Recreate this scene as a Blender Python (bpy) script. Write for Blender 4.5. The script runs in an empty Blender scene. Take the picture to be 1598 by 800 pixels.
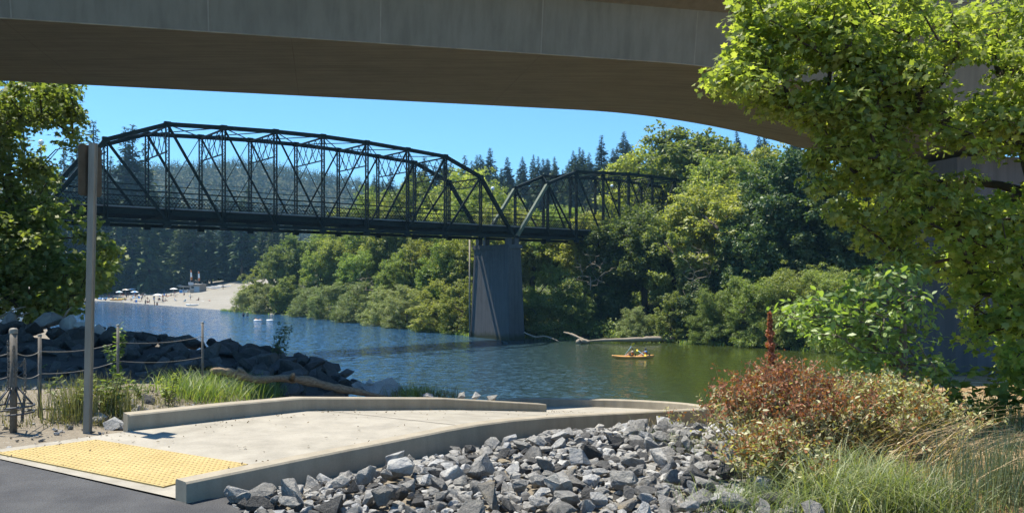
import bpy, bmesh, math, random
import numpy as np
from mathutils import Vector, Matrix

SC = bpy.context.scene
COL = SC.collection
EYE, F = 1.6, 1243.0            # camera height; focal length in photo pixels (1598 wide)
WZ = -6.9                       # water level
R = math.radians

# ------------------------------------------------------------------ camera, sky, sun, exposure
cam = bpy.data.cameras.new('camera'); cam.sensor_width = 36; cam.lens = 28
cam.shift_y = 30 / 1598; cam.clip_start = .05; cam.clip_end = 4000
camo = bpy.data.objects.new('camera', cam); COL.objects.link(camo)
camo.location = (0, 0, EYE); camo.rotation_euler = (R(90), 0, 0)
SC.camera = camo
SUN_AZ, SUN_EL = -60, 67        # azimuth from +Y towards +X
W = bpy.data.worlds.new('World'); SC.world = W; W.use_nodes = True
sky = W.node_tree.nodes.new('ShaderNodeTexSky'); sky.sky_type = 'NISHITA'; sky.sun_disc = False
sky.sun_elevation = R(SUN_EL); sky.sun_rotation = R(SUN_AZ); sky.altitude = 0
sky.air_density = 1.0; sky.dust_density = .2; sky.ozone_density = 2.5
bg = W.node_tree.nodes['Background']; bg.inputs[1].default_value = .095
tint = W.node_tree.nodes.new('ShaderNodeMix'); tint.data_type = 'RGBA'; tint.blend_type = 'MULTIPLY'; tint.inputs[0].default_value = 1
tint.inputs[7].default_value = (.50, .86, 1.10, 1)
W.node_tree.links.new(sky.outputs[0], tint.inputs[6]); W.node_tree.links.new(tint.outputs[2], bg.inputs[0])
sun = bpy.data.lights.new('sun', 'SUN'); sun.energy = 4.8; sun.angle = R(.5); sun.color = (1, .94, .83)
so = bpy.data.objects.new('sun', sun); COL.objects.link(so)
sdir = Vector((math.sin(R(SUN_AZ)) * math.cos(R(SUN_EL)), math.cos(R(SUN_AZ)) * math.cos(R(SUN_EL)), math.sin(R(SUN_EL))))
so.rotation_euler = sdir.to_track_quat('Z', 'Y').to_euler()
SC.view_settings.view_transform = 'Standard'; SC.view_settings.look = 'None'
SC.view_settings.gamma = 1; SC.view_settings.use_curve_mapping = False
SC.view_settings.exposure = 1.0
SC.render.engine = 'CYCLES'
cy = SC.cycles
cy.max_bounces = 6; cy.diffuse_bounces = 3; cy.glossy_bounces = 3; cy.transmission_bounces = 3
cy.transparent_max_bounces = 8; cy.volume_bounces = 0; cy.caustics_reflective = False; cy.caustics_refractive = False
cy.use_denoising = True; cy.use_adaptive_sampling = True; cy.adaptive_threshold = .02

# ------------------------------------------------------------------ materials
def lin(h):
    return tuple(((c / 255) / 12.92 if c / 255 <= .04045 else ((c / 255 + .055) / 1.055) ** 2.4) for c in h)

def nodes(name):
    m = bpy.data.materials.new(name); m.use_nodes = True
    t = m.node_tree; t.nodes.clear()
    out = t.nodes.new('ShaderNodeOutputMaterial')
    return m, t, out

def N(t, typ, **kw):
    n = t.nodes.new(typ)
    for k, v in kw.items():
        if k.startswith('i_'):
            n.inputs[int(k[2:]) if k[2:].isdigit() else k[2:].replace('_', ' ')].default_value = v
        else: setattr(n, k, v)
    return n

def ramp(t, fac, stops):
    r = t.nodes.new('ShaderNodeValToRGB'); e = r.color_ramp.elements
    while len(e) < len(stops): e.new(.5)
    for el, (p, c) in zip(e, stops):
        el.position = p; el.color = (*c, 1) if len(c) == 3 else c
    t.links.new(fac, r.inputs[0]); return r.outputs[0]

def coords(t, scale=(1, 1, 1), rot=(0, 0, 0), world=False):
    if world: src = N(t, 'ShaderNodeNewGeometry').outputs['Position']
    else: src = N(t, 'ShaderNodeTexCoord').outputs['Object']
    mp = N(t, 'ShaderNodeMapping'); mp.inputs['Scale'].default_value = scale; mp.inputs['Rotation'].default_value = rot
    t.links.new(src, mp.inputs[0]); return mp.outputs[0]

def noise(t, vec, scale, detail=6, rough=.6):
    n = N(t, 'ShaderNodeTexNoise'); n.inputs['Scale'].default_value = scale
    n.inputs['Detail'].default_value = detail; n.inputs['Roughness'].default_value = rough
    t.links.new(vec, n.inputs['Vector']); return n.outputs['Fac']

def mixc(t, fac, a, b, mode='MIX'):
    m = N(t, 'ShaderNodeMix', data_type='RGBA', blend_type=mode)
    for s, v in ((0, fac), (6, a), (7, b)):
        if hasattr(v, 'is_linked'): t.links.new(v, m.inputs[s])
        else: m.inputs[s].default_value = v if s == 0 else (*v, 1)
    return m.outputs[2]

def princ(t, out, col, rough=.8, spec=.3, metal=0, bump=None, bstr=.3, bdist=.02):
    p = N(t, 'ShaderNodeBsdfPrincipled')
    p.inputs['Roughness'].default_value = rough; p.inputs['Metallic'].default_value = metal
    p.inputs['Specular IOR Level'].default_value = spec
    if hasattr(col, 'is_linked'): t.links.new(col, p.inputs['Base Color'])
    else: p.inputs['Base Color'].default_value = (*col, 1)
    if bump is not None:
        b = N(t, 'ShaderNodeBump'); b.inputs['Strength'].default_value = bstr; b.inputs['Distance'].default_value = bdist
        t.links.new(bump, b.inputs['Height']); t.links.new(b.outputs[0], p.inputs['Normal'])
    t.links.new(p.outputs[0], out.inputs[0]); return p

def mat(name, c1, c2=None, scale=6, rough=.8, spec=.3, metal=0, bstr=.0, bdist=.02, stretch=(1, 1, 1), lo=.3, hi=.7):
    m, t, out = nodes(name)
    if c2 is None: c2 = tuple(c * .8 for c in c1)
    f = noise(t, coords(t, stretch), scale)
    princ(t, out, ramp(t, f, [(lo, c1), (hi, c2)]), rough, spec, metal, f if bstr else None, bstr, bdist)
    return m

def leafmat(name, cols, trans=.35, gloss=.05, rough=.5):
    """foliage: each leaf takes its own tone; thin leaves let light through"""
    m, t, out = nodes(name)
    g = N(t, 'ShaderNodeNewGeometry')
    n = len(cols)
    c = ramp(t, g.outputs['Random Per Island'], [(i / max(1, n - 1), k) for i, k in enumerate(cols)])
    oi = N(t, 'ShaderNodeObjectInfo')
    hs = N(t, 'ShaderNodeHueSaturation')
    mr = N(t, 'ShaderNodeMapRange'); mr.inputs[3].default_value = .8; mr.inputs[4].default_value = 1.2
    t.links.new(oi.outputs['Random'], mr.inputs[0]); t.links.new(mr.outputs[0], hs.inputs['Value'])
    t.links.new(c, hs.inputs['Color'])
    wn = N(t, 'ShaderNodeTexWhiteNoise', noise_dimensions='1D'); t.links.new(oi.outputs['Random'], wn.inputs['W'])
    mh = N(t, 'ShaderNodeMapRange'); mh.inputs[3].default_value = .485; mh.inputs[4].default_value = .518; t.links.new(wn.outputs['Value'], mh.inputs[0]); t.links.new(mh.outputs[0], hs.inputs['Hue'])
    hs.inputs['Saturation'].default_value = .84
    d = N(t, 'ShaderNodeBsdfDiffuse'); tr = N(t, 'ShaderNodeBsdfTranslucent'); gl = N(t, 'ShaderNodeBsdfGlossy')
    gl.inputs['Roughness'].default_value = rough; gl.inputs['Color'].default_value = (.7, .72, .62, 1)
    warm = mixc(t, 1.0, hs.outputs[0], (1.85, 1.9, .6), 'MULTIPLY')
    t.links.new(hs.outputs[0], d.inputs[0]); t.links.new(warm, tr.inputs[0])
    m1 = N(t, 'ShaderNodeMixShader'); m1.inputs[0].default_value = trans
    m2 = N(t, 'ShaderNodeMixShader'); m2.inputs[0].default_value = gloss
    t.links.new(d.outputs[0], m1.inputs[1]); t.links.new(tr.outputs[0], m1.inputs[2])
    t.links.new(m1.outputs[0], m2.inputs[1]); t.links.new(gl.outputs[0], m2.inputs[2])
    t.links.new(m2.outputs[0], out.inputs[0]); return m

def concrete(name, base, dark, streak=(1, 1, .12), stain=.5, rot=0, bstr=.12):
    m, t, out = nodes(name)
    a = noise(t, coords(t, (1, 1, 1)), 1.1, 8, .65)
    s = noise(t, coords(t, streak, (0, 0, rot)), 3.5, 6, .6)
    fine = noise(t, coords(t, (1, 1, 1)), 60, 4, .7)
    c = ramp(t, a, [(.3, dark), (.68, base)])
    c = mixc(t, stain, c, ramp(t, s, [(.35, tuple(x * .62 for x in base)), (.6, tuple(min(1, x * 1.1) for x in base))]))
    c = mixc(t, .25, c, ramp(t, fine, [(.35, dark), (.65, base)]))
    princ(t, out, c, .88, .2, 0, fine, bstr, .01); return m

M = {}
M['soffit'] = concrete('soffit_concrete', (.225, .22, .168), (.135, .132, .10), (.12, 2.2, 1), .5, R(-13.4))
M['web'] = concrete('girder_concrete', (.20, .19, .152), (.14, .134, .105), (1.4, 1.4, .1), .45)
M['path'] = concrete('path_concrete', (.36, .33, .272), (.20, .18, .142), (1, 1, 1), .45)
M['kerb'] = concrete('kerb_concrete', (.35, .305, .23), (.22, .19, .14), (2, 2, .3), .4)
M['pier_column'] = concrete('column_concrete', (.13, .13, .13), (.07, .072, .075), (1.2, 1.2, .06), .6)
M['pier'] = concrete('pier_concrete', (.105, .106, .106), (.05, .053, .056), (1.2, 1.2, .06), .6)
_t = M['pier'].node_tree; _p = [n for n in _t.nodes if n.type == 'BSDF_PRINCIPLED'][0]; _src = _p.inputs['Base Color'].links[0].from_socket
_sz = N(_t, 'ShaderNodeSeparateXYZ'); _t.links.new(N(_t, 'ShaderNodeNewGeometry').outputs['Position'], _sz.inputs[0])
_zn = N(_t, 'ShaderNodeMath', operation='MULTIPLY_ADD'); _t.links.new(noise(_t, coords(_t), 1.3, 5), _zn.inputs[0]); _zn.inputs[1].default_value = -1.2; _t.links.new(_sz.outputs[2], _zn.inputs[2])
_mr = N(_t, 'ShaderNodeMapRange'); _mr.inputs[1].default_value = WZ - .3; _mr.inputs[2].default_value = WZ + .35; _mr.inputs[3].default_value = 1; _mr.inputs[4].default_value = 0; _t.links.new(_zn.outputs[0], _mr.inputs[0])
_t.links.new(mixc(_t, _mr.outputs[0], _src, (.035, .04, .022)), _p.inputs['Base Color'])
M['truss'] = mat('green_black_paint', (.009, .014, .012), (.016, .023, .019), 3, .6, .12)
M['truss_sunlit'] = mat('sunlit_green_paint', (.08, .105, .07), (.12, .14, .09), 2, .6, .3)  # lighter copy of the truss green: sunlight painted into the end posts
M['deck'] = mat('deck_timber', (.02, .018, .017), (.035, .03, .027), 4, .9)
M['deck_edge'] = mat('pale_deck_edge', (.22, .22, .20), (.15, .15, .14), 2, .8)
M['galv'] = mat('galvanised_steel', (.30, .275, .225), (.19, .172, .135), 14, .65, .4, .15, stretch=(1, 1, .15))
M['rusty'] = mat('weathered_steel', (.20, .185, .16), (.13, .11, .085), 18, .7, .3, .3)
M['darksteel'] = mat('dark_steel', (.10, .105, .11), (.06, .06, .065), 10, .5, .4, .4)
M['signback'] = mat('sign_back', (.075, .06, .04), (.12, .10, .07), 9, .6, .3, .3)
M['rope'] = mat('fence_rope', (.20, .185, .16), (.12, .115, .10), 60, .8)
M['wire'] = mat('wire', (.05, .06, .07), None, 4, .6)
M['wood_grey'] = mat('bleached_wood', (.33, .28, .21), (.21, .17, .125), 9, .85, .2, 0, .5, .02, (.25, 2, 2))
M['wood_tan'] = mat('driftwood', (.34, .26, .17), (.15, .11, .075), 11, .9, .15, 0, 1.0, .03, (.5, 3, 3))
M['bark'] = mat('grey_brown_bark', (.10, .082, .06), (.05, .042, .033), 8, .95, .1, 0, .8, .02, (1, 1, .25))
M['bark_pale'] = mat('pale_bark', (.20, .175, .135), (.11, .095, .07), 8, .95, .1, 0, .8, .02, (1, 1, .25))
M['white'] = mat('white_paint', (.78, .78, .76), (.68, .68, .66), 5, .5)
M['blue'] = mat('blue_fabric', (.08, .25, .55), (.12, .32, .62), 3, .8)
M['navy'] = mat('navy_fabric', (.02, .03, .06), (.03, .05, .09), 3, .8)
M['skyblue'] = mat('sky_blue_fabric', (.30, .52, .72), (.40, .6, .78), 3, .8)
M['tanfabric'] = mat('tan_fabric', (.5, .42, .30), (.42, .35, .25), 3, .8)
M['orange'] = mat('orange_fabric', (.62, .20, .04), (.55, .15, .03), 3, .8)
M['kayak'] = mat('orange_yellow_plastic', (.68, .31, .07), (.72, .38, .12), 2, .35, .5)
M['yellow'] = mat('yellow_plastic', (.75, .55, .05), (.70, .50, .04), 2, .4, .5)
M['red'] = mat('red_fabric', (.45, .04, .03), (.38, .03, .03), 3, .8)
M['black'] = mat('black_fabric', (.015, .015, .018), (.025, .025, .03), 4, .8)
M['skin'] = mat('skin', (.48, .27, .18), (.42, .22, .15), 6, .6)
M['skin_dark'] = mat('tanned_skin', (.28, .15, .09), (.24, .12, .075), 6, .6)
M['hair'] = mat('dark_hair', (.02, .014, .01), (.035, .025, .018), 30, .7)
M['hut_wall'] = mat('weathered_hut_wall', (.30, .275, .24), (.22, .205, .18), 3, .9, .2, 0, .2, .02, (2, 2, .3))
M['hut_roof'] = mat('grey_roofing', (.16, .15, .14), (.22, .21, .20), 4, .9)
M['glass'] = mat('dark_glass', (.03, .04, .05), None, 3, .1, .5)
M['globe'] = mat('white_globe_glass', (.85, .88, .9), (.8, .83, .86), 2, .15, .6)
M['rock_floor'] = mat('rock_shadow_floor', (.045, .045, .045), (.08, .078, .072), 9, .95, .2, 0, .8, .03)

def rockmat(name, a, b, warm, amt):
    m, t, out = nodes(name)
    v = coords(t)
    oi = N(t, 'ShaderNodeObjectInfo')
    f = noise(t, v, 7, 8, .7); f2 = noise(t, v, 2.3, 4, .6); f3 = noise(t, v, 40, 3, .7)
    c = ramp(t, f, [(.3, a), (.7, b)])
    c = mixc(t, ramp(t, f2, [(1 - amt - .08, (0, 0, 0)), (1 - amt + .08, (1, 1, 1))]), c, warm)
    c = mixc(t, .3, c, ramp(t, f3, [(.35, tuple(x * .6 for x in a)), (.65, tuple(min(1, x * 1.35) for x in b))]))
    mr = N(t, 'ShaderNodeMapRange'); mr.inputs[3].default_value = .62; mr.inputs[4].default_value = 1.3
    t.links.new(oi.outputs['Random'], mr.inputs[0])
    hs = N(t, 'ShaderNodeHueSaturation'); t.links.new(mr.outputs[0], hs.inputs['Value']); t.links.new(c, hs.inputs['Color'])
    princ(t, out, hs.outputs[0], .9, .2, 0, f, 1.0, .05); return m
M['rock'] = rockmat('blue_grey_rock', (.175, .167, .152), (.37, .355, .325), (.40, .375, .325), .46)
M['rock_tan'] = rockmat('tan_stained_rock', (.18, .168, .145), (.32, .295, .25), (.40, .31, .18), .42)
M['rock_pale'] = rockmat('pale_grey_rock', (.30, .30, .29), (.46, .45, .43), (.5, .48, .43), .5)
M['rock_dark'] = rockmat('dark_rock', (.058, .057, .054), (.125, .12, .112), (.17, .16, .14), .3)  # kept extra dark for the bank: bridge shade put into the rock colour

def terrain_mat():
    m, t, out = nodes('bank_ground')
    pos = N(t, 'ShaderNodeNewGeometry').outputs['Position']
    sep = N(t, 'ShaderNodeSeparateXYZ'); t.links.new(pos, sep.inputs[0])
    v = coords(t, world=True)
    f = noise(t, v, 1.2, 8, .7); g = noise(t, v, 22, 4, .75); g2 = noise(t, v, 70, 3, .7)
    gravel = ramp(t, g, [(.32, (.10, .082, .06)), (.5, (.20, .168, .122)), (.68, (.30, .26, .20))])
    gravel = mixc(t, .35, gravel, ramp(t, f, [(.35, (.12, .095, .065)), (.65, (.27, .225, .16))]))
    gravel = mixc(t, .3, gravel, ramp(t, g2, [(.35, (.08, .068, .052)), (.65, (.33, .30, .25))]))
    litter = ramp(t, g, [(.35, (.13, .085, .045)), (.6, (.34, .21, .095)), (.75, (.42, .31, .17))])
    litter = mixc(t, ramp(t, f, [(.48, (0, 0, 0)), (.62, (1, 1, 1))]), litter, (.40, .32, .20))
    mx = N(t, 'ShaderNodeMapRange'); mx.inputs[1].default_value = 1.5; mx.inputs[2].default_value = 3.5
    t.links.new(sep.outputs[0], mx.inputs[0])
    near = mixc(t, mx.outputs[0], gravel, litter)
    far = ramp(t, f, [(.35, (.035, .042, .018)), (.55, (.055, .06, .026)), (.7, (.11, .10, .055))])
    my = N(t, 'ShaderNodeMapRange'); my.inputs[1].default_value = 45; my.inputs[2].default_value = 60
    t.links.new(sep.outputs[1], my.inputs[0])
    c = mixc(t, my.outputs[0], near, far)
    princ(t, out, c, .95, .15, 0, g, .6, .03); return m
M['terrain'] = terrain_mat()

def beach_mat():
    m, t, out = nodes('beach_gravel')
    v = coords(t, world=True)
    f = noise(t, v, .12, 6, .6); g = noise(t, v, 1.6, 6, .8)
    c = ramp(t, g, [(.3, (.15, .138, .115)), (.7, (.33, .308, .262))])
    c = mixc(t, .4, c, ramp(t, f, [(.35, (.20, .182, .142)), (.65, (.31, .285, .24))]))
    princ(t, out, c, .95, .15, 0, g, .5, .1); return m
M['beach'] = beach_mat()

def asphalt_mat():
    m, t, out = nodes('asphalt')
    v = coords(t)
    g = noise(t, v, 120, 3, .8); f = noise(t, v, 2, 5, .6)
    vo = N(t, 'ShaderNodeTexVoronoi'); vo.inputs['Scale'].default_value = 95; t.links.new(v, vo.inputs['Vector'])
    c = ramp(t, g, [(.3, (.03, .03, .033)), (.55, (.06, .06, .063)), (.75, (.13, .13, .13))])
    c = mixc(t, .4, c, ramp(t, f, [(.38, (.035, .035, .037)), (.62, (.10, .098, .094))]))
    princ(t, out, c, .85, .3, 0, vo.outputs['Distance'], .7, .01); return m
M['asphalt'] = asphalt_mat()

def tactile_mat():
    m, t, out = nodes('yellow_tactile')
    v = coords(t)
    f = noise(t, v, 2.5, 6, .65); g = noise(t, v, 40, 4, .7)
    c = ramp(t, f, [(.3, (.38, .28, .105)), (.7, (.47, .355, .15))])
    c = mixc(t, ramp(t, g, [(.44, (0, 0, 0)), (.64, (.8, .8, .8))]), c, (.30, .22, .10))
    princ(t, out, c, .75, .25); return m
M['tactile'] = tactile_mat()

def water_mat():
    m, t, out = nodes('river_water')
    pos = N(t, 'ShaderNodeNewGeometry').outputs['Position']
    v1 = coords(t, (1, 1.0, 1), (0, 0, R(20)), True)
    v2 = coords(t, (1, 1.7, 1), (0, 0, R(-35)), True)
    def nz(v, sc, d):
        n = N(t, 'ShaderNodeTexNoise'); n.inputs['Scale'].default_value = sc; n.inputs['Detail'].default_value = d; n.inputs['Roughness'].default_value = .6
        t.links.new(v, n.inputs['Vector']); return n.outputs['Color']
    c = mixc(t, .55, nz(v1, 1.1, 3), nz(v2, 3.4, 3))
    sep = N(t, 'ShaderNodeSeparateXYZ'); t.links.new(pos, sep.inputs[0])
    # breeze ruffles the open reach on the left, the pool on the right lies calmer
    mr = N(t, 'ShaderNodeMapRange'); mr.inputs[1].default_value = -4; mr.inputs[2].default_value = 13
    mr.inputs[3].default_value = 3.2; mr.inputs[4].default_value = .55
    t.links.new(sep.outputs[0], mr.inputs[0])
    patch = noise(t, coords(t, (.6, 1.3, 1), (0, 0, R(-30)), True), .035, 3, .55)
    pr = N(t, 'ShaderNodeMapRange'); pr.inputs[1].default_value = .35; pr.inputs[2].default_value = .65; pr.inputs[3].default_value = .65; pr.inputs[4].default_value = 1.2
    t.links.new(patch, pr.inputs[0])
    st = N(t, 'ShaderNodeMath', operation='MULTIPLY'); t.links.new(mr.outputs[0], st.inputs[0]); t.links.new(pr.outputs[0], st.inputs[1])
    sub = N(t, 'ShaderNodeVectorMath', operation='SUBTRACT'); t.links.new(c, sub.inputs[0]); sub.inputs[1].default_value = (.5, .5, .5)
    sc_ = N(t, 'ShaderNodeVectorMath', operation='SCALE'); t.links.new(sub.outputs[0], sc_.inputs[0]); t.links.new(st.outputs[0], sc_.inputs['Scale'])
    fl = N(t, 'ShaderNodeVectorMath', operation='MULTIPLY_ADD'); t.links.new(sc_.outputs[0], fl.inputs[0]); fl.inputs[1].default_value = (1, 1, 0); fl.inputs[2].default_value = (0, 0, 1)
    nn_ = N(t, 'ShaderNodeVectorMath', operation='NORMALIZE'); t.links.new(fl.outputs[0], nn_.inputs[0])
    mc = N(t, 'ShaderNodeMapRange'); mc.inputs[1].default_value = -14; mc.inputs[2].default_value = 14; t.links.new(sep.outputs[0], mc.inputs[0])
    p = princ(t, out, mixc(t, mc.outputs[0], (.018, .060, .125), (.034, .046, .010)), .08, .5)  # blue-to-green base colour paints in the sky and tree reflections
    p.inputs['IOR'].default_value = 1.33
    t.links.new(nn_.outputs[0], p.inputs['Normal'])
    return m
M['water'] = water_mat()

# foliage tones
M['leaf_maple'] = leafmat('maple_leaves', [(0.106, 0.165, 0.024), (0.165, 0.242, 0.035), (0.232, 0.310, 0.050), (0.290, 0.349, 0.077)], .58, .04)
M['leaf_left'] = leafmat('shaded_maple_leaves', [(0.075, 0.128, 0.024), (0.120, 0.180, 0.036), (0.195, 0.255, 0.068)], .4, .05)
M['leaf_olive'] = leafmat('olive_leaves', [(0.085, 0.116, 0.025), (0.132, 0.171, 0.039), (0.186, 0.225, 0.062)], .42, .04)
M['leaf_dark'] = leafmat('dark_leaves', [(0.041, 0.078, 0.019), (0.065, 0.112, 0.026), (0.102, 0.158, 0.041)], .3, .05)
M['leaf_bank'] = leafmat('bank_leaves', [(0.107, 0.152, 0.026), (0.160, 0.214, 0.039), (0.232, 0.285, 0.062)], .4, .03)
M['leaf_gold'] = leafmat('yellow_green_leaves', [(0.152, 0.187, 0.032), (0.232, 0.267, 0.049), (0.321, 0.339, 0.090)], .42, .03)
M['leaf_willow'] = leafmat('willow_leaves', [(0.125, 0.160, 0.053), (0.178, 0.223, 0.075), (0.267, 0.304, 0.133)], .35, .05)
M['leaf_limewillow'] = leafmat('lime_willow_leaves', [(0.148, 0.199, 0.038), (0.199, 0.260, 0.052), (0.260, 0.312, 0.078)], .42, .04)
M['leaf_sap'] = leafmat('sapling_leaves', [(0.098, 0.167, 0.025), (0.140, 0.223, 0.035), (0.195, 0.279, 0.056)], .5, .07)
M['needle'] = leafmat('conifer_needles', [(.016, .042, .022), (.026, .06, .028), (.045, .08, .034)], .12, .03)
M['needle_lit'] = leafmat('lit_conifer_needles', [(.03, .058, .022), (.05, .085, .028), (.08, .115, .036)], .15, .03)  # paler copy of the conifer needles, light from above put into the colour
M['rust'] = leafmat('rust_red_seeds', [(.22, .045, .012), (.32, .085, .022), (.37, .13, .038), (.17, .05, .02)], .3, .03)
M['tanleaf'] = leafmat('olive_tan_leaves', [(.26, .23, .075), (.42, .38, .17), (.21, .22, .065), (.52, .48, .27), (.16, .18, .05)], .3, .04)
M['straw'] = leafmat('straw_stalks', [(.36, .26, .11), (.45, .35, .18), (.28, .19, .08)], .2, .04)
M['grass'] = leafmat('green_grass_blades', [(.085, .13, .03), (.12, .17, .04), (.18, .23, .075), (.30, .30, .15)], .4, .07)
M['grass_bright'] = leafmat('bright_grass_blades', [(.07, .13, .014), (.11, .18, .022), (.17, .23, .04), (.24, .25, .09)], .45, .06)
M['litter_tan'] = leafmat('orange_brown_litter', [(.22, .12, .05), (.30, .18, .08), (.16, .09, .04)], .1, .02)
M['litter'] = leafmat('dry_litter', [(.10, .06, .03), (.16, .10, .05), (.06, .045, .03)], .1, .02)
M['rush'] = leafmat('grey_green_rush', [(0.070, 0.109, 0.046), (0.109, 0.155, 0.070), (0.171, 0.202, 0.101)], .2, .07)
M['drygrass'] = leafmat('dry_weeds', [(.10, .10, .035), (.16, .15, .06), (.20, .17, .08), (.07, .085, .025)], .3, .04)

# ------------------------------------------------------------------ mesh helpers
class MB:
    def __init__(s): s.v = []; s.f = []
    def add(s, vs, fs):
        b = len(s.v); s.v.extend([tuple(p) for p in vs]); s.f.extend([tuple(b + i for i in f) for f in fs])
    def box(s, x0, x1, y0, y1, z0, z1):
        s.add([(x0, y0, z0), (x1, y0, z0), (x1, y1, z0), (x0, y1, z0), (x0, y0, z1), (x1, y0, z1), (x1, y1, z1), (x0, y1, z1)],
              [(3, 2, 1, 0), (4, 5, 6, 7), (0, 1, 5, 4), (1, 2, 6, 5), (2, 3, 7, 6), (3, 0, 4, 7)])
    def bar(s, p, q, w, h, up=(0, 0, 1)):
        p, q = Vector(p), Vector(q); d = (q - p).normalized(); u = Vector(up)
        if abs(d.dot(u)) > .98: u = Vector((.64, -.77, 0))
        a = d.cross(u).normalized(); b = a.cross(d).normalized()
        c = []
        for e in (p, q):
            for i, j in ((-1, -1), (1, -1), (1, 1), (-1, 1)): c.append(e + a * (i * w / 2) + b * (j * h / 2))
        s.add(c, [(3, 2, 1, 0), (4, 5, 6, 7), (0, 1, 5, 4), (1, 2, 6, 5), (2, 3, 7, 6), (3, 0, 4, 7)])
    def tube(s, pts, rad, n=8, cap=True):
        pts = [Vector(p) for p in pts]; rings = []
        if not hasattr(rad, '__len__'): rad = [rad] * len(pts)
        ref = None
        for i, p in enumerate(pts):
            d = (pts[min(i + 1, len(pts) - 1)] - pts[max(i - 1, 0)])
            d = d.normalized() if d.length > 1e-9 else Vector((0, 0, 1))
            if ref is None: ref = Vector((1, 0, 0)) if abs(d.x) < .8 else Vector((0, 1, 0))
            a = d.cross(ref).normalized(); b = d.cross(a).normalized(); ref = -b if False else ref
            rings.append([p + (a * math.cos(2 * math.pi * k / n) + b * math.sin(2 * math.pi * k / n)) * rad[i] for k in range(n)])
        vs = [v for r in rings for v in r]; fs = []
        for i in range(len(pts) - 1):
            for k in range(n):
                fs.append((i * n + k, i * n + (k + 1) % n, (i + 1) * n + (k + 1) % n, (i + 1) * n + k))
        if cap: fs.append(tuple(range(n - 1, -1, -1))); fs.append(tuple((len(pts) - 1) * n + k for k in range(n)))
        s.add(vs, fs)
    def lathe(s, prof, c=(0, 0, 0), n=16):
        vs = [(c[0] + r * math.cos(2 * math.pi * k / n), c[1] + r * math.sin(2 * math.pi * k / n), c[2] + z) for r, z in prof for k in range(n)]
        fs = [(i * n + k, i * n + (k + 1) % n, (i + 1) * n + (k + 1) % n, (i + 1) * n + k) for i in range(len(prof) - 1) for k in range(n)]
        s.add(vs, fs)
    def mesh(s, name, m=None, smooth=False):
        me = bpy.data.meshes.new(name); me.from_pydata(s.v, [], s.f)
        if smooth: me.polygons.foreach_set('use_smooth', [True] * len(me.polygons))
        if m: me.materials.append(M[m] if isinstance(m, str) else m)
        me.update(); return me
    def build(s, name, m=None, parent=None, smooth=False, loc=None):
        return ob(name, s.mesh(name, m, smooth), parent, loc)

def ob(name, me, parent=None, loc=None):
    o = bpy.data.objects.new(name, me); COL.objects.link(o)
    if parent: o.parent = parent
    if loc is not None: o.location = loc
    return o

def tag(o, label, cat, group=None):
    o['label'] = label; o['category'] = cat
    if group: o['group'] = group
    return o
def kind(o, k): o['kind'] = k; return o
def thing(name, label, cat, loc=(0, 0, 0), rz=0, group=None):
    o = bpy.data.objects.new(name, None); COL.objects.link(o); o.empty_display_size = .2
    o.location = loc; o.rotation_euler = (0, 0, rz); return tag(o, label, cat, group)
def copy_tree(o, parent=None):
    c = o.copy(); COL.objects.link(c)
    if parent: c.parent = parent
    for ch in list(o.children): copy_tree(ch, c)
    return c

def npmesh(name, V, k, m, smooth=False, midx=None):
    """V (n*k, 3): n polygons of k own corners each"""
    V = np.ascontiguousarray(V, dtype=np.float32).reshape(-1, 3); n = len(V) // k
    me = bpy.data.meshes.new(name)
    me.vertices.add(n * k); me.vertices.foreach_set('co', V.ravel())
    me.loops.add(n * k); me.loops.foreach_set('vertex_index', np.arange(n * k, dtype=np.int32))
    me.polygons.add(n); me.polygons.foreach_set('loop_start', np.arange(0, n * k, k, dtype=np.int32))
    for x in (m if isinstance(m, (list, tuple)) else [m]): me.materials.append(M[x])
    if midx is not None: me.polygons.foreach_set('material_index', np.asarray(midx, dtype=np.int32))
    me.update(calc_edges=True); return me

def unit(a): return a / np.maximum(np.linalg.norm(a, axis=-1, keepdims=True), 1e-9)

LEAF = {'diamond': [(0, 0), (.45, .5), (1, 0), (.45, -.5)],
        'oval': [(0, 0), (.25, .42), (.6, .45), (1, 0), (.6, -.45), (.25, -.42)],
        'maple': [(0, .06), (.10, .55), (.32, .34), (.62, .62), (.62, .22), (1, 0), (.62, -.22), (.62, -.62), (.32, -.34), (.10, -.55)],
        'blade': [(0, .35), (.4, .5), (1, 0), (.4, -.5), (0, -.35)]}

def leaves(name, P, Nn, L, Wd, shape, m, rng, T=None, curl=.15):
    n = len(P); Nn = unit(Nn)
    if T is None: T = rng.normal(size=(n, 3))
    T = unit(T - Nn * (T * Nn).sum(1, keepdims=True)); B = np.cross(Nn, T)
    S = np.array(LEAF[shape]); k = len(S)
    L = np.broadcast_to(L, (n,))[:, None, None]; Wd = np.broadcast_to(Wd, (n,))[:, None, None]
    x = S[None, :, 0:1]; y = S[None, :, 1:2]
    V = P[:, None] + T[:, None] * (x * L) + B[:, None] * (y * Wd) + Nn[:, None] * (-(x ** 2) * L * curl + np.abs(y) * Wd * curl)
    return npmesh(name, V, k, m)

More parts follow.
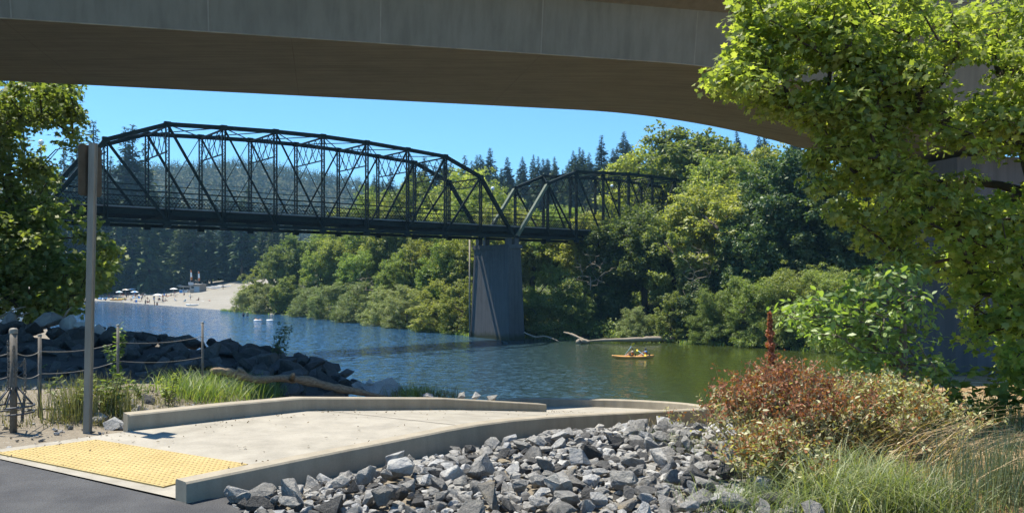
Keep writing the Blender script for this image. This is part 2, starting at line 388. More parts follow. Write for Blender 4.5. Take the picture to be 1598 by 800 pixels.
def blades(name, P, Hh, lean, width, m, rng, segs=3, droop=.5, dirs=None):
    """grass blades: bent tapering strips"""
    n = len(P); a = rng.uniform(0, 2 * np.pi, n)
    D = np.stack([np.cos(a), np.sin(a), np.zeros(n)], 1) if dirs is None else dirs
    Hh = np.broadcast_to(Hh, (n,)); lean = np.broadcast_to(lean, (n,))
    Sd = np.cross(D, np.array([0, 0, 1.0])); b = rng.uniform(-1, 1, n)[:, None]
    Sd = unit(Sd + D * b)
    pts = []
    for i in range(segs + 1):
        s = i / segs
        out = lean * (s ** 1.7) * Hh; up = Hh * (s - droop * lean * s ** 3 * .6)
        pts.append((P + D * out[:, None] + np.array([0, 0, 1.0]) * up[:, None], width * (1 - .85 * s ** 1.5)))
    Q = []
    for i in range(segs):
        (c0, w0), (c1, w1) = pts[i], pts[i + 1]
        Q.append(np.stack([c0 - Sd * w0 / 2, c0 + Sd * w0 / 2, c1 + Sd * w1 / 2, c1 - Sd * w1 / 2], 1))
    # share corners so that one blade is one island
    Vv = np.stack([x for c, w in pts for x in (c - Sd * w / 2, c + Sd * w / 2)], 1).reshape(-1, 3)
    kk = 2 * (segs + 1); base = (np.arange(n) * kk)[:, None, None]
    fs = np.array([[2 * i, 2 * i + 1, 2 * i + 3, 2 * i + 2] for i in range(segs)])[None]
    idx = (base + fs).reshape(-1).astype(np.int32)
    me = bpy.data.meshes.new(name); me.vertices.add(len(Vv)); me.vertices.foreach_set('co', Vv.astype(np.float32).ravel())
    me.loops.add(len(idx)); me.loops.foreach_set('vertex_index', idx)
    me.polygons.add(len(idx) // 4); me.polygons.foreach_set('loop_start', np.arange(0, len(idx), 4, dtype=np.int32))
    me.materials.append(M[m]); me.update(calc_edges=True); return me

# ------------------------------------------------------------------ terrain height
BX = np.array([-900, -600, -260, -136, -69, -41.6, -5.6, 9, 24, 36, 60, 120, 400, 900.])
BY = np.array([500, 420, 335, 264, 192, 162, 112, 106, 99, 88, 72, 50, 20, 0.])
NX = np.array([-900, -600, -300, -110, -60, -38, -14, 0, 20, 50, 120, 400, 900.])
NY = np.array([360, 300, 190, 110, 82, 66, 47, 40, 35, 26, 10, -40, -90.])
def sm(a, b, x):
    t = np.clip((x - a) / (b - a), 0, 1); return t * t * (3 - 2 * t)
def seg(x, y, pts, w, h):
    """ridge: height h within w of a polyline with per-point heights"""
    best = np.zeros_like(x)
    for (x0, y0, h0), (x1, y1, h1) in zip(pts[:-1], pts[1:]):
        dx, dy = x1 - x0, y1 - y0
        t = np.clip(((x - x0) * dx + (y - y0) * dy) / (dx * dx + dy * dy), 0, 1)
        d = np.hypot(x - x0 - t * dx, y - y0 - t * dy)
        best = np.maximum(best, (h0 + t * (h1 - h0)) * np.exp(-(d / w) ** 2))
    return best
def H(x, y):
    x = np.asarray(x, float); y = np.asarray(y, float); x, y = np.broadcast_arrays(x, y)
    df = (y - np.interp(x, BX, BY)) * .72; dn = (np.interp(x, NX, NY) - y) * .8
    # this bank
    gr = np.where(y < 8, 0, np.where(y < 16, -.155 * (y - 8), -1.24 - .33 * (y - 16)))
    gl = np.interp(y, [-99, 9.5, 13.6, 18, 21, 23, 26, 29, 60], [0, 0, -.28, -.72, -.95, -1.6, -3, -4.2, -9])
    gfl = np.interp(y, [-99, 9.5, 13.6, 20, 40, 60, 90], [0, 0, -.28, -.7, -1.2, -1.8, -3])
    g2 = np.where(y < 8, 0, np.where(y < 24, -.085 * (y - 8), -1.36 - .3 * (y - 24)))
    wl = 1 - sm(-6.0, -2.8, x); wr = sm(5.0, 8.0, x); wf = 1 - sm(-17, -11, x)
    g = gr * (1 - wl) * (1 - wr) + gl * wl * (1 - wf) + gfl * wf + g2 * wr
    near = np.minimum(g - .03, WZ - .3 + .6 * dn)
    # far bank
    sl = sm(-75, -45, x)
    bank = (WZ - .3) + np.where(df < 60, (.045 * df) * (1 - sl) + sl * np.where(df < 16, .24 * df, 3.84 + .09 * (df - 16)),
                                (2.7 + .0 * df) * (1 - sl) + sl * (7.8 + .02 * (df - 60)))
    hill = seg(x, y, [(-75, 330, 6), (-10, 345, 28), (60, 350, 37), (160, 330, 38), (400, 250, 30)], 75, 1)
    hill = np.maximum(hill, seg(x, y, [(-900, 640, 40), (-420, 470, 26), (-260, 450, 24), (-150, 470, 14), (-90, 500, 6)], 90, 1))
    hill = np.maximum(hill, seg(x, y, [(-900, 1050, 110), (-420, 980, 132), (-330, 1000, 142), (-150, 1020, 110), (60, 1060, 100), (700, 1000, 110)], 170, 1))
    far = bank + hill * sm(20, 70, df)
    bed = np.full_like(x, WZ - 2.2)
    z = np.where(df > 0, np.maximum(far, WZ - 2.2), np.where(dn > 0, near, bed))
    z = np.where((df <= 0) & (dn <= 0), np.maximum(np.maximum(WZ - .3 + df * .2, WZ - .3 + dn * .5), WZ - 2.2), z)
    return z
def Hs(x, y): return float(H(x, y))
def P(px, py, Y):
    return Vector(((px - 799) / F * Y, Y, EYE + (430 - py) / F * Y))
def hit(px, py, y0=3.0, y1=900.0):
    """where the sight line through a photo pixel meets the ground"""
    Y = np.geomspace(y0, y1, 6000)
    z = EYE + (430 - py) / F * Y; g = np.maximum(H((px - 799) / F * Y, Y), WZ)
    i = np.argmax(z <= g); y = Y[i]
    return Vector(((px - 799) / F * y, y, float(g[i])))
def shore(px, off):
    """a point OFF metres behind the far shoreline in the direction of a photo column"""
    q = (px - 799) / F; Y = np.linspace(60, 600, 5000)
    i = np.argmax(Y - np.interp(q * Y, BX, BY) >= off); return q * Y[i], Y[i]

# ------------------------------------------------------------------ ground, water
def grid(name, xs, ys, fn, m):
    X, Yy = np.meshgrid(xs, ys); Z = fn(X, Yy); nx, ny = len(xs), len(ys)
    V = np.stack([X, Yy, Z], -1).reshape(-1, 3).astype(np.float32)
    i = np.arange(nx - 1); j = np.arange(ny - 1); I, J = np.meshgrid(i, j); b = (J * nx + I).ravel()
    idx = np.stack([b, b + 1, b + nx + 1, b + nx], 1).astype(np.int32).ravel()
    me = bpy.data.meshes.new(name); me.vertices.add(len(V)); me.vertices.foreach_set('co', V.ravel())
    me.loops.add(len(idx)); me.loops.foreach_set('vertex_index', idx); n = len(idx) // 4
    me.polygons.add(n); me.polygons.foreach_set('loop_start', np.arange(0, len(idx), 4, dtype=np.int32))
    me.polygons.foreach_set('use_smooth', np.ones(n, dtype=bool)); me.materials.append(M[m]); me.update(calc_edges=True)
    return ob(name, me)
def fine(lo, a, b, hi, st, n0, n1):
    left = a - np.geomspace(st, a - lo, n0)[::-1] if a > lo else np.array([]); right = b + np.geomspace(st, hi - b, n1)
    return np.concatenate([left, np.arange(a, b + st * .5, st), right])
rg = np.random.default_rng(3)
def Hn(x, y):
    z = H(x, y); nearf = (y > -12) & (y < 40) & (np.abs(x) < 34)
    bumps = .03 * np.sin(x * 1.7 + 1.3 * np.sin(y * 1.1)) + .025 * np.sin(y * 2.3 + 1.7 * np.sin(x * .9))
    off = (y > 9) & ((x < -4.6))
    return z + np.where(nearf, np.where(off, bumps, bumps * .35 - .012), 0)
xs = fine(-1150, -26, 24, 1150, .4, 70, 70); ys = fine(-60, -8, 40, 1400, .4, 14, 130)
kind(grid('ground', xs, ys, Hn, 'terrain'), 'structure')
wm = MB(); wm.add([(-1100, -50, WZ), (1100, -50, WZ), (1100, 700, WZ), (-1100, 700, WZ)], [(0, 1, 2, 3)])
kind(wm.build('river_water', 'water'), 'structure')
# gravel beach: a sheet just above the far ground
bx = np.linspace(-300, -52, 120)
def beach_sheet():
    vs = []; fs = []; nv = 24
    for x in bx:
        y0 = np.interp(x, BX, BY)
        dep = np.interp(x, [-300, -200, -120, -85, -66, -52], [70, 85, 100, 78, 26, 5])
        for j in range(nv): 
            y = y0 + .3 + dep * j / (nv - 1); vs.append((x, y, Hs(x, y) + .3 * (1 if j else 0)))
    for i in range(len(bx) - 1):
        for j in range(nv - 1):
            a = i * nv + j; fs.append((a, a + nv, a + nv + 1, a + 1))
    b = MB(); b.add(vs, fs); return b
kind(beach_sheet().build('beach', 'beach', smooth=True), 'structure')

# ------------------------------------------------------------------ ramp, kerbs, tactile pad, asphalt
am = MB(); am.add([(-24, 19.5, 0), (-4.85, 7.17, 0), (-2.36, 5.66, 0), (-2.0, 5.78, 0), (-1.2, 5.2, 0), (-.3, 4.5, 0), (.8, 3.6, 0), (3, 1.8, 0), (3.4, -20, 0), (-24, -20, 0)],
                  [tuple(range(9, -1, -1))])
kind(am.build('asphalt_road', 'asphalt', loc=(0, 0, 0)), 'structure')
RK = [(-2.29, 5.6, .15), (-1.11, 6.93, .15), (0, 8.0, .15), (1.68, 10.4, -.18), (2.86, 12.0, -.41), (3.1, 12.5, -.46), (3.18, 13.1, -.53), (3.12, 13.8, -.61),
      (2.98, 14.4, -.68), (2.72, 15.0, -.75), (2.15, 15.65, -.82), (1.07, 16.3, -.9), (-.2, 16.9, -1.0), (-3, 18.2, -1.5)]
LK = [(-3.95, 8.2, .17), (-3.2, 8.82, .17), (-2.48, 9.39, .16), (-.95, 11.5, -.17), (.59, 13.6, -.59)]
def smoothpts(pts, n):
    """Catmull-Rom through the points"""
    out = []; p = [Vector(a) for a in pts]
    for i in range(len(p) - 1):
        p0, p1, p2, p3 = p[max(i - 1, 0)], p[i], p[i + 1], p[min(i + 2, len(p) - 1)]
        for k in range(n):
            t = k / n
            out.append(.5 * ((2 * p1) + (p2 - p0) * t + (2 * p0 - 5 * p1 + 4 * p2 - p3) * t * t + (3 * p1 - p0 - 3 * p2 + p3) * t ** 3))
    out.append(p[-1]); return out
def sweep_kerb(pts, w, side, hts):
    """a kerb: top edge polyline pts (on the face side), width w to SIDE, small chamfers"""
    b = MB(); ch = .014; prof = None; rings = []
    for i, p in enumerate(pts):
        d0 = (pts[min(i + 1, len(pts) - 1)] - pts[max(i - 1, 0)]); d0.z = 0; d0.normalize()
        n = Vector((-d0.y, d0.x, 0)) * side
        h = hts[i] if hasattr(hts, '__len__') else hts
        rings.append([p - Vector((0, 0, h)), p - Vector((0, 0, ch)), p + n * ch, p + n * (w - ch), p + n * w - Vector((0, 0, ch)), p + n * w - Vector((0, 0, h))])
    vs = [v for r in rings for v in r]; fs = []
    for i in range(len(rings) - 1):
        for k in range(5):
            f = (i * 6 + k, i * 6 + k + 1, (i + 1) * 6 + k + 1, (i + 1) * 6 + k); fs.append(f if side < 0 else f[::-1])
    e = (0, 1, 2, 3, 4, 5); fs.append(e if side > 0 else e[::-1]); l = (len(rings) - 1) * 6
    fs.append(tuple(l + k for k in (e[::-1] if side > 0 else e))); b.add(vs, fs); return b
rk = smoothpts(RK, 4)
tag(sweep_kerb(rk, .16, 1, .5).build('kerb', 'kerb'), 'long concrete kerb along the grey rocks, curving back round the end of the ramp', 'kerb')
lk = [Vector(a) for a in LK]
tag(sweep_kerb(lk, .20, 1, .42).build('kerb', 'kerb'), 'thick concrete kerb between the ramp and the tall bright grass clump', 'kerb')
cj = MB()
SECT = [((-4.85, 7.17, .008), (-2.36, 5.68, .008)), ((-3.98, 8.12, .008), (-1.20, 7.0, .008)), ((-2.5, 9.42, .006), (-.08, 8.08, .004)),
        ((-.95, 11.52, -.335), (1.6, 10.45, -.33)), ((.59, 13.6, -.72), (2.78, 12.05, -.56)), ((.75, 13.9, -.78), (3.06, 13.1, -.68)),
        ((.72, 14.1, -.81), (2.9, 14.38, -.83)), ((.55, 14.2, -.84), (2.62, 14.95, -.9)), ((.3, 14.1, -.88), (2.08, 15.55, -.97)),
        ((-.3, 13.9, -.95), (1.0, 16.2, -1.05)), ((-1.2, 13.6, -1.1), (-.25, 16.8, -1.16)), ((-3.4, 14.6, -1.6), (-3.1, 18.1, -1.68))]
vs = []; fs = []; nsub = 8; rows = 0
for a, b in zip(SECT[:-1], SECT[1:]):
    for k in range(4):
        t = k / 4
        for j in range(nsub + 1):
            s = j / nsub; p0 = Vector(a[0]).lerp(Vector(b[0]), t); p1 = Vector(a[1]).lerp(Vector(b[1]), t); vs.append(p0.lerp(p1, s))
        rows += 1
for i in range(rows - 1):
    for j in range(nsub):
        k = i * (nsub + 1) + j; fs.append((k, k + 1, k + nsub + 2, k + nsub + 1))
cj.add(vs, fs); kind(cj.build('footpath', 'path', smooth=True), 'structure')
# joints cut across the path
jm = MB()
for t0, i in ((.1, 2), (.05, 3), (.6, 3)):
    a, b = SECT[i], SECT[i + 1]
    p = Vector(a[0]).lerp(Vector(b[0]), t0) + Vector((.04, 0, .005)); q = Vector(a[1]).lerp(Vector(b[1]), t0) + Vector((-.04, 0, .005))
    d = (q - p).normalized(); n = Vector((-d.y, d.x, 0)) * .008
    jm.add([p - n, q - n, q + n, p + n], [(0, 1, 2, 3)])
kind(jm.build('footpath_joint', mat('joint_dirt', (.10, .088, .07), None, 20, .95)), 'structure')
# tactile pad with domes
A, B_, C_, D_ = [Vector(p) for p in ((-4.02, 7.70, .02), (-2.22, 6.70, .02), (-2.62, 5.98, .02), (-4.62, 7.12, .02))]
tm = MB()
def bil(u, v): return A.lerp(B_, u).lerp(D_.lerp(C_, u), v)
tm.add([A, B_, C_, D_] + [p - Vector((0, 0, .02)) for p in (A, B_, C_, D_)], [(3, 2, 1, 0), (0, 1, 5, 4), (1, 2, 6, 5), (2, 3, 7, 6), (3, 0, 4, 7)])
tp = tag(tm.build('tactile_pad', 'tactile'), 'yellow tactile paving panel with raised domes at the top of the ramp', 'tactile paving')
dm = MB()
for i in range(40):
    for j in range(15):
        c = bil((i + .5) / 40, (j + .5) / 15); n = 8
        vs = []
        for r, z in ((.0135, 0.0005), (.010, .0045), (.005, .006)):
            vs += [(c.x + r * math.cos(2 * math.pi * k / n), c.y + r * math.sin(2 * math.pi * k / n), c.z + z) for k in range(n)]
        f = [(a * n + k, a * n + (k + 1) % n, (a + 1) * n + (k + 1) % n, (a + 1) * n + k) for a in range(2) for k in range(n)] + [tuple(2 * n + k for k in range(n))]
        dm.add(vs, f)
o = dm.build('dome_pattern', 'tactile', tp, smooth=True)

# ------------------------------------------------------------------ concrete road bridge overhead
E = Vector((.973, .232, 0)); Nn = Vector((-.232, .973, 0)); B0 = Vector((-10.96, 17.05, EYE + 5.5))
TP = 26.75
def drop(t):
    x = max(0.0, t - 14.9); x = min(x, 11.85); y = .0135 * x * x
    if t > TP: x = max(0.0, 11.85 - max(0, t - TP - 0)); y = .0135 * x * x
    return y
rt0 = random.Random(3)
def bp(t, s, z): return B0 + E * t + Nn * s + Vector((0, 0, z))
cb = thing('concrete_bridge', 'massive grey concrete road bridge arching overhead with a smooth underside', 'bridge', tuple(bp(TP, 3, 0))[:2] + (0,))
def cparent(o):
    o.parent = cb; o.matrix_parent_inverse = Matrix.Translation(cb.location).inverted(); return o
ts = list(np.arange(-60, 75, .6))
SW, WH = 6.1, 1.35
def strip(f0, f1, flip=False):
    b = MB(); vs = []; fs = []
    for t in ts: vs += [f0(t), f1(t)]
    for i in range(len(ts) - 1):
        f = (2 * i, 2 * i + 2, 2 * i + 3, 2 * i + 1); fs.append(f[::-1] if flip else f)
    b.add(vs, fs); return b
cparent(strip(lambda t: bp(t, .0, -drop(t)), lambda t: bp(t, SW, -drop(t)), True).build('soffit', 'soffit', smooth=True))
wb = strip(lambda t: bp(t, 0, -drop(t) + .001), lambda t: bp(t, -.22, WH))
w2 = strip(lambda t: bp(t, SW, -drop(t) + .001), lambda t: bp(t, SW + .22, WH), True); wb.add(w2.v, w2.f)
# a thin pale arris bead along the bottom corner and thin pour joints
cparent(wb.build('girder_side', 'web'))
bead = MB(); tt = [t for t in ts]
bead.tube([bp(t, -.004, -drop(t) + .01) for t in tt], .016, 6)
cparent(bead.build('corner_bead', mat('pale_arris', (.36, .31, .22), (.2, .17, .12), 3, .9, stretch=(1, 1, 1)), smooth=True))
fl_ = MB()
for q in (1.2, 2.45, 3.65, 4.9):
    for i in range(len(ts) - 1):
        if not -30 < ts[i] < 27: continue
        if rt0.random() < .35: continue
        a, c = ts[i], ts[i + 1]; w = .012
        fl_.add([bp(a, q - w, -drop(a) - .004), bp(c, q - w, -drop(c) - .004), bp(c, q + w, -drop(c) - .004), bp(a, q + w, -drop(a) - .004)], [(0, 1, 2, 3)])
for a in range(-30, 27, 6):
    fl_.add([bp(a, .02, -drop(a) - .004), bp(a + .02, .02, -drop(a + .02) - .004), bp(a + .02, SW - .02, -drop(a + .02) - .004), bp(a, SW - .02, -drop(a) - .004)], [(0, 3, 2, 1)])
cparent(fl_.build('board_marks', mat('form_board_marks', (.12, .115, .085), (.17, .16, .12), 3, .9)))
wj = MB()
for a in range(-28, 28, 4):
    x = a + rt0.uniform(-.3, .3); wj.add([bp(x, -.006 - .22 * 0, -drop(x) + .02), bp(x + .03, -.006, -drop(x) + .02), bp(x + .03, -.226, WH - .02), bp(x, -.226, WH - .02)], [(0, 1, 2, 3)])
cparent(wj.build('pour_joint', mat('pale_streak', (.27, .25, .20), (.20, .185, .15), 5, .9)))
dk = MB()
o1, o2 = -.95, SW + 4.2  # far overhang widened out of sight to shade the rock bank
sec = [(-.22, WH), (o1, WH + .22), (o1, WH + .55), (o1 - .02, WH + .55), (o1 - .02, WH + 1.4), (o1 + .28, WH + 1.4), (o1 + .30, WH + .6),
       (o2 - .3, WH + .6), (o2 - .28, WH + 1.4), (o2 + .02, WH + 1.4), (o2 + .02, WH + .55), (o2, WH + .55), (o2, WH + .22), (SW + .22, WH)]
k = len(sec); vs = [bp(t, s, z) for t in (ts[0], ts[-1]) for s, z in sec]
dk.add(vs, [(i, (i + 1) % k, k + (i + 1) % k, k + i) for i in range(k)]); cparent(dk.build('deck_and_parapet', 'web'))
pm = MB(); pz = -drop(TP) - .002
def pring(z, g): return [bp(t, s, 0)[:2] + (z,) for t, s in ((25.5 - g, 1.3), (25.9 - g, .9), (27.6 + g, .9), (28.0 + g, 1.3), (28.0 + g, 4.6), (27.6 + g, 5.0), (25.9 - g, 5.0), (25.5 - g, 4.6))]
def pring(z, g): return [tuple(bp(t, s, 0))[:2] + (z,) for t, s in ((25.5 - g, 1.3), (25.9 - g, .9), (27.6 + g, .9), (28.0 + g, 1.3), (28.0 + g, 4.6), (27.6 + g, 5.0), (25.9 - g, 5.0), (25.5 - g, 4.6))]
r0, r1 = pring(-9, .15), pring(B0.z + pz, 0); pm.add(r0 + r1, [(i, (i + 1) % 8, 8 + (i + 1) % 8, 8 + i) for i in range(8)])
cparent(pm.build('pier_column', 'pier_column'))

# ------------------------------------------------------------------ steel truss bridge
TD = Vector((.7694, .6388, 0)); TN = Vector((-.6388, .7694, 0)); TL = 5.5; TW = 7.0
T0 = Vector((-37.9, 74.3, 6.62))
HT = [7.65, 9.75, 10.05, 10.3, 10.4, 10.3, 10.05, 9.75, 7.65]      # chord heights at nodes 0..8 (ends at -1 and 9)
def truss_span(k0, label, pale):
    O = T0 + TD * (TL * k0)
    root = thing('truss_span', label, 'truss bridge', tuple(O + TD * TL * 4 + TN * TW / 2))
    inv = Matrix.Translation(root.location).inverted()
    def add(b, name, m='truss', par=None):
        o = b.build(name, m); o.parent = par or root
        if par is None: o.matrix_parent_inverse = inv
        return o
    def n(k, s, z): return O + TD * (TL * k) + TN * (TW * s) + Vector((0, 0, z))
    top = lambda k, s: n(k, s, HT[k])
    for s in (0, 1):
        b = MB()
        for k in range(8): b.bar(top(k, s), top(k + 1, s), .42, .40)
        for k in range(9): b.bar(top(k, s) - TD * .3, top(k, s) + TD * .3, .5, .52)
        add(b, 'top_chord')
        b = MB(); b.bar(n(-1, s, .17), n(9, s, .17), .40, .34)
        for k in range(9): b.bar(n(k, s, .0) - TD * .32, n(k, s, .0) + TD * .32, .44, .5)
        add(b, 'bottom_chord')
        for a, c in ((-1, 0), (9, 8)):
            b = MB(); b.bar(n(a, s, .3), top(c, s), .46, .40); add(b, 'end_post', 'truss_sunlit' if (pale and a == -1) else 'truss')
        for k in range(9):
            b = MB(); h = HT[k]; w = .15
            for g in (-w, w): b.bar(n(k, s, .2) + TD * g, top(k, s) + TD * g, .24, .09, TD)
            z = .9; up = True; st = .34
            while z < h - .3:                                    # lacing bars
                b.bar(n(k, s, z) + TD * (-w if up else w) - TN * .1, n(k, s, min(z + st, h - .1)) + TD * (w if up else -w) - TN * .1, .02, .055, TD); z += st; up = not up
            add(b, 'vertical')
        for k in range(8):
            b = MB()
            if k < 4: b.bar(top(k, s), n(k + 1, s, .3), .12, .26 if k < 2 else .17)
            else: b.bar(top(k + 1, s), n(k, s, .3), .12, .26 if k > 5 else .17)
            add(b, 'diagonal')
            if 1 <= k <= 6:
                b = MB()
                if k < 4: b.bar(top(k + 1, s) + TN * .1, n(k, s, .3) + TN * .1, .05, .07)
                else: b.bar(top(k, s) + TN * .1, n(k + 1, s, .3) + TN * .1, .05, .07)
                add(b, 'counter_rod')
    for k in range(9):                                              # frames across the road
        b = MB(); z1 = HT[k] - .15; z0 = z1 - (1.0 if k in (0, 8) else 2.5)
        b.bar(n(k, .02, z1), n(k, .98, z1), .18, .16); b.bar(n(k, .02, z0), n(k, .98, z0), .12, .12)
        m_ = 4
        for i in range(m_):
            for a, c in ((z0, z1), (z1, z0)):
                b.bar(n(k, .03 + .94 * i / m_, a), n(k, .03 + .94 * (i + 1) / m_, c), .05, .08)
        add(b, 'sway_frame')
        if k < 8:
            b = MB(); b.bar(top(k, 0), top(k + 1, 1), .07, .09); b.bar(top(k, 1), top(k + 1, 0), .07, .09); add(b, 'wind_brace')
    for k in range(-1, 10):
        b = MB(); b.bar(n(k, .03, .72), n(k, .97, .72), .3, .75); add(b, 'floor_beam', 'truss')
    b = MB()
    for s in (.06, .28, .5, .72, .94): b.bar(n(-1.05, s, 1.12), n(9.05, s, 1.12), .16, .55)
    add(b, 'stringers')
    b = MB(); b.bar(n(-1.05, .5, 1.50), n(9.05, .5, 1.50), TW * .93, .16); d = add(b, 'road_deck', 'deck')
    for s in (.022, .978):
        b = MB(); b.bar(n(-1.05, s, 1.545), n(9.05, s, 1.545), .12, .13); o = b.build('deck_edge', 'deck_edge'); o.parent = root; o.matrix_parent_inverse = inv
        b = MB(); sy = .06 if s < .5 else .94; zb = 1.72
        nn = 150
        for i in range(nn):                                          # diamond lattice infill
            a = -1 + 10 * i / nn; c = a + 10 / nn * 2.2
            if c <= 9:
                b.bar(n(a, sy, zb), n(c, sy, zb + .9), .02, .035); b.bar(n(a, sy, zb + .9), n(c, sy, zb), .02, .035)
        add(b, 'lattice_rail')
        b = MB()
        for z in (zb, zb + .92, zb + 1.45, zb + 2.0): b.bar(n(-1, sy, z), n(9, sy, z), .06, .07)
        add(b, 'handrail')
    return root
truss_span(0, 'long dark steel truss span from the left bank to the concrete river pier', False)
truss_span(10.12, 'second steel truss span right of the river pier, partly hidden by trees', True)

# river pier
PC = Vector((-2.05, 108.6, 0)); pr = thing('bridge_pier', 'tall tapered concrete pier standing in the river under the truss bridge', 'bridge pier', (PC.x, PC.y, WZ - 1))
def prect(z, l, w): return [PC + TN * (l * a) + TD * (w * b) + Vector((0, 0, z)) for a, b in ((-.5, -.5), (-.5, .5), (.5, .5), (.5, -.5))]
def pblock(z0, l0, w0, z1, l1, w1, name, m='pier'):
    b = MB(); b.add(prect(z0, l0, w0) + prect(z1, l1, w1), [(3, 2, 1, 0), (4, 5, 6, 7), (0, 1, 5, 4), (1, 2, 6, 5), (2, 3, 7, 6), (3, 0, 4, 7)])
    o = b.build(name, m); o.parent = pr; o.matrix_parent_inverse = Matrix.Translation(pr.location).inverted(); return o
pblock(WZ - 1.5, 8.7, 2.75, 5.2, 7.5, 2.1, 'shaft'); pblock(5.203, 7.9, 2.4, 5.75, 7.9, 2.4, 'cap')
for s in (-.38, .38):
    for e in (-.3, .3):
        b = MB(); c = PC + TN * (TW * s * 1.2) + TD * (e * 2); b.bar(c + Vector((0, 0, 5.75)), c + Vector((0, 0, 6.6)), .7, .6); o = b.build('bearing', 'darksteel'); o.parent = pr; o.matrix_parent_inverse = Matrix.Translation(pr.location).inverted()
b = MB(); c = PC + TN * 4.2 - TD * 1.5
b.tube([c + Vector((0, 0, WZ - 1)), c + Vector((0, 0, 6.6))], .12, 10)
pipe = b.build('drain_pipe', 'galv', smooth=True); pipe.parent = pr; pipe.matrix_parent_inverse = Matrix.Translation(pr.location).inverted()

# street lamps on the truss bridge and its approach
def street_lamp(px, py, Y, label):
    g = P(px, py, Y); zb = 8.3 if Y > 60 else Hs(g.x, g.y)
    t = thing('street_lamp', label, 'street lamp', (g.x, g.y, zb), 0, 'globe lamps along the truss bridge')
    h = g.z - zb; b = MB(); b.lathe([(.16, 0), (.16, .25), (.08, .4), (.055, h - .35), (.12, h - .3), (.12, h - .22), (.0, h - .22)], n=10); b.build('pole', 'darksteel', t, True)
    b = MB(); b.lathe([(.26 * math.sin(math.pi * i / 10) + .002, h - .26 * math.cos(math.pi * i / 10)) for i in range(11)], n=14); b.build('globe', 'globe', t, True)
street_lamp(38, 227, 72, 'white globe street lamp seen through the leaves at the far left')
street_lamp(64, 222, 80, 'smaller globe lamp next to the larger white one at the far left')
street_lamp(769, 294, 112, 'globe lamp above the bridge deck over the river pier')
street_lamp(955, 290, 136, 'globe lamp on the second span, in front of green trees')

# overhead wires crossing the river
def wire(pts, label, r=.02):
    a, c = Vector(pts[0]), Vector(pts[1]); b = MB()
    b.tube([a.lerp(c, i / 24) - Vector((0, 0, 1.2 * 4 * (i / 24) * (1 - i / 24))) for i in range(25)], r, 5)
    tag(b.build('utility_wire', 'wire', smooth=True), label, 'wire', 'thin wires over the river')
wire((P(60, 366, 88), P(560, 362, 128)), 'thin dark wire crossing just below the truss bridge deck', .03)
wire((P(80, 262, 90), P(720, 300, 140)), 'thin wire seen through the upper part of the long truss', .03)

# ------------------------------------------------------------------ branch skeletons and trees
def grow(trunk, targets, step, rng, bow=.08, wig=.06):
    """limbs from a trunk polyline to every target; returns nodes, parents, radii weights"""
    nodes = [Vector(p) for p in trunk]; par = [i - 1 for i in range(len(trunk))]
    arr = np.array([list(p) for p in nodes])
    c = arr[len(trunk) // 2:].mean(0)
    order = np.argsort(np.linalg.norm(targets - c, axis=1))
    i0 = max(1, len(trunk) // 3)
    for ti in order:
        t = targets[ti]; d = np.linalg.norm(arr[i0:] - t, axis=1)
        d = d + np.maximum(0, arr[i0:, 2] - t[2]) * .6          # limbs prefer to rise
        j = int(np.argmin(d)) + i0
        a = nodes[j]; q = Vector(t); L = (q - a).length; n = max(1, int(L / step)); new = []
        for k in range(1, n + 1):
            s = k / n; p = a.lerp(q, s); p.z += bow * L * math.sin(math.pi * s)
            if k < n: p += Vector(rng.normal(0, wig * L / n ** .5, 3))
            par.append(j if k == 1 else len(nodes) - 1); nodes.append(p); new.append(list(p))
        arr = np.vstack([arr, np.array(new)])
    cnt = np.ones(len(nodes))
    for i in range(len(nodes) - 1, 0, -1):
        if par[i] >= 0: cnt[par[i]] += cnt[i]
    return nodes, par, cnt
def limbs_mesh(name, nodes, par, cnt, r0, m, rmin=.01, sides=6, pw=.5):
    b = MB(); c0 = cnt[0]
    rad = np.maximum(rmin, r0 * (cnt / c0) ** pw)
    for i in range(1, len(nodes)):
        if par[i] < 0: continue
        p, q = nodes[par[i]], nodes[i]
        if (q - p).length < 1e-4: continue
        b.tube([p, q + (q - p) * .02], [min(rad[par[i]], rad[i] * 1.5), rad[i]], sides if rad[i] > .03 else 4, False)
    return b.mesh(name, m, True)

def clump_leaves(name, C, rad, per, L, asp, shape, m, rng, up=.5, outw=.6, flat=.75, hang=0.0, T=None):
    n = len(C); rad = np.broadcast_to(rad, (n,))
    u = unit(rng.normal(size=(n, per, 3))); r = rad[:, None, None] * rng.uniform(.25, 1.0, (n, per, 1)) ** .6
    off = u * r; off[..., 2] *= flat; Pt = (C[:, None] + off).reshape(-1, 3); u = u.reshape(-1, 3)
    Nn = u * outw + np.array([0, 0, up]) + rng.normal(size=u.shape) * .55
    sz = L * rng.uniform(.65, 1.25, len(Pt))
    Tt = rng.normal(size=u.shape) + u * .8 + np.array([0, 0, -hang])
    return leaves(name, Pt, Nn, sz, sz * asp, shape, m, rng, Tt)

def lobes(rng, n, rx, rz, zc, rmin, rmax, ground=False):
    C = unit(rng.normal(size=(n, 3))) * rng.uniform(.35, 1, (n, 1)) ** .5
    C = C * np.array([rx, rx, rz]) + np.array([0, 0, zc])
    if ground: C[:, 2] = np.abs(C[:, 2] - .2) + .2
    return C, rng.uniform(rmin, rmax, n)

